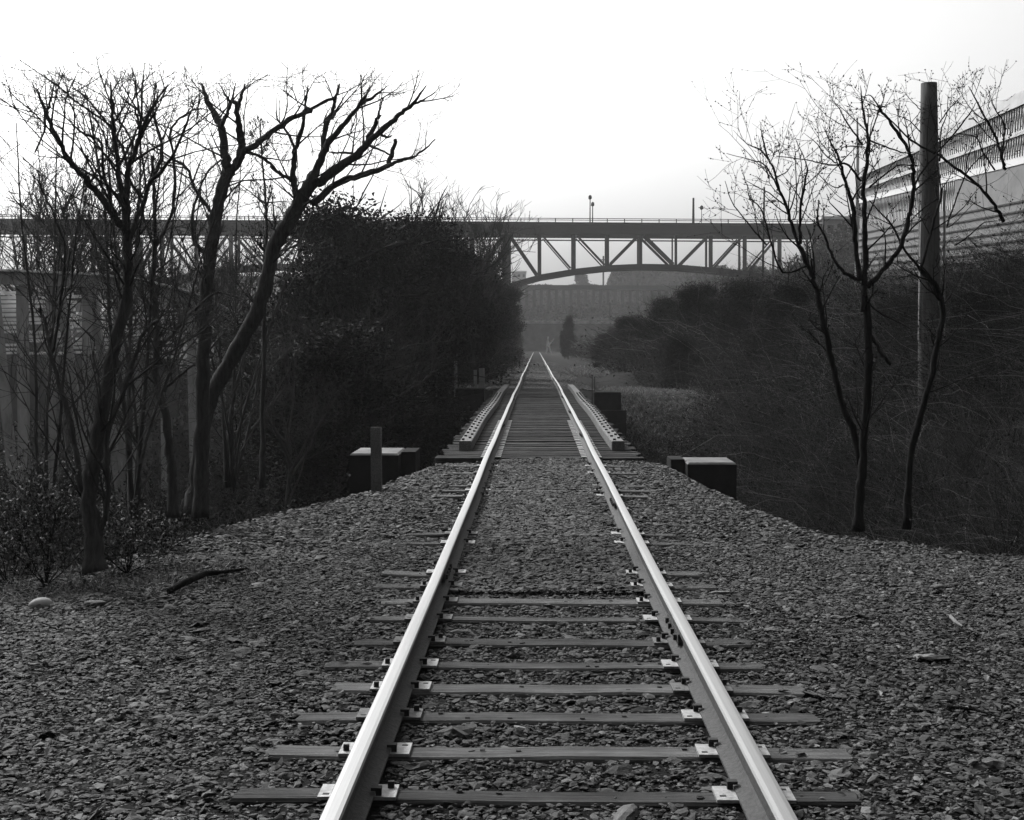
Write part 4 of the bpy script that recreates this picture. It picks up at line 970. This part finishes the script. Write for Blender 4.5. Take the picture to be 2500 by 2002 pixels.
mb, _ = canes(9000, lambda n: rng.uniform(1.75, 6.5, n), lambda n: rng.uniform(20.6, 49.5, n), 1.1, .008, '', '', None, lambda x, y: (y > edge(x) + .2) & ((x > 2.8) | (y > 21.2)))
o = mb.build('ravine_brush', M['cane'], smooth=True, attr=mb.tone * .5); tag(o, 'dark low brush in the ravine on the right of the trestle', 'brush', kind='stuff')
def left_keep(x, y):
    return (y > edge(x) - .05) & (x < -np.interp(y, [9, 20, 22, 45, 52, 60, 200], [2.2, 2.6, 3.2, 3.0, 3.3, 2.4, 2.4]))
ly = lambda n: 9.5 + (rng.uniform(0, 1, n) ** 1.5) * 75
lh = lambda x, y: np.interp(y, [9, 14, 25, 60], [.7, 1.1, 2.0, 2.4])
mb, pts = canes(34000, lambda n: -rng.uniform(2.0, 22, n), ly, lh, rad_f, '', '', None, left_keep)
o = mb.build('brush_thicket', M['cane'], smooth=True, attr=mb.tone); tag(o, 'dark leafless brush filling the ravine on the left of the track', 'brush', kind='stuff')
c = pts.reshape(-1, 3); k = rng.choice(len(c), 130000, replace=False); c = c[k] + rng.normal(0, .08, (len(k), 3)); c[:, 2] -= .35 * rng.uniform(0, 1, len(c))
vv, ff = leaf_quads(c, np.interp(c[:, 1], [9, 30, 90], [.025, .05, .11])); mb = MB(); mb.add(vv, ff)
o = mb.build('brush_leaves', M['evergreen'], attr=np.repeat(rng.lognormal(-.4, .5, len(c)).clip(.2, 2), 4)); tag(o, 'small dark leaves through the brush of the left ravine', 'brush', kind='stuff')

# dry grass on the far right bank and beside the rails
def grass(n, cx, cy, sx, sy, L, label):
    r_ = np.sqrt(rng.uniform(0, 1, n)); a = rng.uniform(0, 6.28, n); x = cx + sx * r_ * np.cos(a); y = cy + sy * r_ * np.sin(a)
    b = np.stack([x, y, terr(x, y)], -1); d_ = np.stack([rng.normal(0, .8, n), rng.normal(-.3, .6, n), rng.uniform(.3, 1, n)], -1); d_ /= np.linalg.norm(d_, axis=1)[:, None]
    l_ = (L * rng.uniform(.5, 1.3, n))[:, None]; w_ = np.stack([rng.normal(0, 1, n), rng.normal(0, 1, n), np.zeros(n)], -1); w_ *= (L * .035) / np.linalg.norm(w_, axis=1)[:, None]
    mid = b + d_ * l_ * .6; tip = b + d_ * l_ * np.array([1.1, 1.1, .75])
    V = np.stack([b - w_, b + w_, mid + w_ * .7, mid - w_ * .7, tip], 1).reshape(-1, 3); i = np.arange(n)[:, None] * 5
    mb = MB(); mb.add(V, i + np.array([[0, 1, 2, 3]])); mb.add(np.zeros((0, 3)), np.zeros((0, 3), int)); mb.f.append(i + np.array([[3, 2, 4]])); mb.mi.append(np.zeros(n, int))
    o = mb.build('dry_grass', M['grass'], attr=np.repeat(rng.lognormal(-.1, .4, n), 5)); tag(o, label, 'grass', kind='stuff')
grass(16000, 4.5, 54.0, 2.3, 5.5, .22, 'pale dry grass matted on the bank behind the far right concrete block')
grass(7000, 3.6, 92, 1.6, 16, .4, 'pale dry grass strip between the far rails and the right brambles')
grass(5000, -3.3, 62, 1.5, 7, .3, 'thin pale grass beside the far end of the trestle on the left')
grass(2500, -3.8, 11.2, 1.6, .9, .10, 'short dry grass round the foot of the many stemmed tree')

# leafy shrubs at the left edge
def shrub(x, Y, H, W, n, leaf, label, seed):
    z = float(terr(x, Y)); t = thing('leafy_shrub', (x, Y, z), label, 'shrub'); R = random.Random(seed); out = []; m = MB()
    for k in range(12): grow(R, out, np.zeros(3), np.array([R.gauss(0, W / H * .6), R.gauss(0, W / H * .6), 1]), H * .9, .007, 0, .6, .1, 1e9, 2, (5, 4, 3))
    for pp, rr, lv in out: m.tube(pp, rr, 3, cap=False)
    m.build('stems', M['twig'], t); q = np.concatenate([pp[1:] for pp, rr, lv in out]); q = q[rng.integers(0, len(q), n)] + rng.normal(0, .03, (n, 3))
    vv, ff = leaf_quads(q, rng.uniform(.6, 1.4, n) * leaf, fold=.35); mb = MB(); mb.add(vv, tri_split(ff)); mb.build('leaves', M['shrub'], t, attr=np.repeat(rng.lognormal(-.25, .5, n), 4))
shrub(P(310, 1300, 11.6).x, 11.6, .42, .55, 1500, .017, 'low pale leaved shrub just right of the foot of the many stemmed tree', 51)
shrub(P(110, 1300, 11.2).x, 11.2, .75, .7, 2200, .016, 'leafy shrub at the left edge beside the many stemmed tree', 52)
shrub(P(30, 1300, 11.6).x, 11.6, .9, .8, 2200, .016, 'taller leafy shrub in the far left corner behind the gravel', 53)
shrub(P(400, 1230, 12.9).x, 12.9, .3, .5, 800, .016, 'smallest leafy shrub on the gravel crest before the forked tree', 54)

# ------------------------------------------------------------------ odd things on the gravel
def on(px, py, dz=.03):
    Y = 8.0
    for _ in range(30): 
        p = P(px, py, Y); h = float(terr(p.x, Y)) + dz; Y *= (CAMLOC.z - h) / (CAMLOC.z - p.z + 1e-9)
    return P(px, py, Y)
pts = [on(412, 1444), on(455, 1430), on(500, 1412), on(545, 1406), on(603, 1397)]
for q, h in zip(pts, (.0, .03, .035, .03, .03)): q.z += h
pp, rr = smooth_poly(pts, [.022, .028, .026, .017, .010]); o = MB().tube(pp, rr, 8).build('fallen_branch', M['bark'], smooth=True, loc=tuple(pts[0])); tag(o, 'dark crooked fallen branch lying on the left gravel', 'branch')
pts = [on(2310, 1735), on(2380, 1742), on(2440, 1760)]
for q in pts: q.z += .02
o = MB().tube([tuple(q) for q in pts], [.009, .008, .004], 6).build('stick', M['bark'], loc=tuple(pts[0])); tag(o, 'thin dark stick on the gravel at the right edge', 'stick')
pts = [on(2320, 1515), on(2335, 1532), on(2350, 1540)]
for q in pts: q.z += .03
o = MB().tube([tuple(q) for q in pts], [.012, .016, .006], 5).build('bark_strip', M['concrete'], loc=tuple(pts[0])); tag(o, 'short curved pale strip of bark on the right gravel', 'bark strip')
def rock(px, py, s, label, m, seed, flat=.5):
    v, f = ico(3); R = np.random.default_rng(seed); n1 = R.normal(0, 1, (5, 3))
    k = 1 + .12 * sum(np.sin(v @ q * 2.3 + i) for i, q in enumerate(n1)) / 2
    V = v * k[:, None] * np.array([s, s * .7, s * flat]); p = on(px, py); o = MB().add(V, f).build('rock', m, smooth=True); o.location = p; tag(o, label, 'rock')
rock(98, 1474, .085, 'pale rounded rock on the gravel at the left edge', M['wood'], 1)
rock(230, 1470, .075, 'flat pale rock right of the rounded one on the left gravel', M['concrete'], 2, .2)
rock(140, 1380, .06, 'pale rock half hidden under the left leafy shrub', M['wood'], 3, .7)
rock(400, 1690, .035, 'small pale flat stone on the near left gravel', M['concrete'], 4, .35)
rock(2290, 1432, .05, 'small pale stone on the right gravel below the brambles', M['concrete'], 5, .35)

# ------------------------------------------------------------------ far hillside trees (an uncountable wood) and single hill trees
n = 60000; x = rng.uniform(-220, 260, n); y = rng.uniform(540, 640, n); hh = 1.6 + 1.0 * np.sin(x * .11) * np.sin(x * .37 + 1)
c = np.stack([x, y, terr(x, y) + rng.uniform(0, 1, n) * hh], -1); k = P(1492, 690, 560).x
vv, ff = leaf_quads(c, .9); mb = MB(); mb.add(vv, ff); o = mb.build('far_wood', M['far']); tag(o, 'hazy wood along the far ridge under the bridge', 'wood', kind='stuff')
n = 30000; x0 = P(1492, 690, 520).x; x1 = P(1900, 690, 520).x; x = rng.uniform(x0, x1, n); y = rng.uniform(505, 545, n)
top = P(1492, 660, 520).z; c = np.stack([x, y, rng.uniform(0, 1, n) * (top - 17) * np.clip(.75 + (x - x0) / 8, .75, 1) + 17 + .8 * np.sin(x * .5)], -1)
vv, ff = leaf_quads(c, 1.1); mb = MB(); mb.add(vv, ff); o = mb.build('far_knoll_wood', M['far']); tag(o, 'hazy wooded knoll seen through the right half of the arch', 'wood', kind='stuff')
n = 26000; x = rng.uniform(-60, 70, n); y = rng.uniform(385, 540, n); c = np.stack([x, y, terr(x, y) + rng.uniform(0, 3, n) * (.4 + .6 * np.abs(np.sin(x * .21 + y * .13)))], -1)
vv, ff = leaf_quads(c, .6); mb = MB(); mb.add(vv, ff); o = mb.build('hillside_scrub', M['far']); tag(o, 'hazy scrub covering the slope below the far viaduct', 'scrub', kind='stuff')
n = 20000; sx = P(1760, 640, 200).x; x = rng.uniform(sx, sx + 60, n); y = rng.uniform(190, 235, n); c = np.stack([x, y, terr(x, y) + rng.uniform(0, 6, n)], -1)
vv, ff = leaf_quads(c, .4); mb = MB(); mb.add(vv, ff); o = mb.build('bank_wood', M['far']); tag(o, 'scrubby wood on the bank under the right end of the bridge', 'wood', kind='stuff')
t = thing('round_tree', tuple(P(1419, 700, 545)), 'small round topped tree alone on the far ridge', 'tree'); me = crown_mesh(61, 6, 3.4, 3000, .35); o = bpy.data.objects.new('crown', me); COL.objects.link(o); o.parent = t
o = bpy.data.objects.new('trunk', trunk_mesh(5, .2, 12)); COL.objects.link(o); o.parent = t; t.scale = (1, 1, .85)
for px, y0, y1, Y, lab in ((1473, 625, 700, 470, 'thin far utility pole with a short crossarm under the arch'), (1489, 738, 782, 385, 'dark pole standing on the slope behind the conifer')):
    a_, b_ = P(px, y1, Y), P(px, y0, Y); t = thing('far_pole', a_, lab, 'pole'); mb = MB(); mb.tube([(0, 0, -1), (0, 0, b_.z - a_.z)], .28, 6); mb.build('shaft', M['steel'], t)
    mb = MB(); mb.box(-1.6, 1.6, -.5, -.3, (b_.z - a_.z) * .86, (b_.z - a_.z) * .86 + .3); mb.build('crossarm', M['steel'], t)

# ------------------------------------------------------------------ haze
hz = MB(); hz.box(-930, 930, -90, 1640, -12, 62); o = hz.build('haze', None); o.data.materials.clear()
hm = bpy.data.materials.new('haze'); hm.use_nodes = True; hn = hm.node_tree; hn.nodes.clear()
pv = hn.nodes.new('ShaderNodeVolumePrincipled'); ho = hn.nodes.new('ShaderNodeOutputMaterial')
pv.inputs['Color'].default_value = (.9, .9, .9, 1); pv.inputs['Density'].default_value = .0002; pv.inputs['Anisotropy'].default_value = .3
hn.links.new(pv.outputs[0], ho.inputs['Volume']); o.data.materials.append(hm); tag(o, kind='stuff')
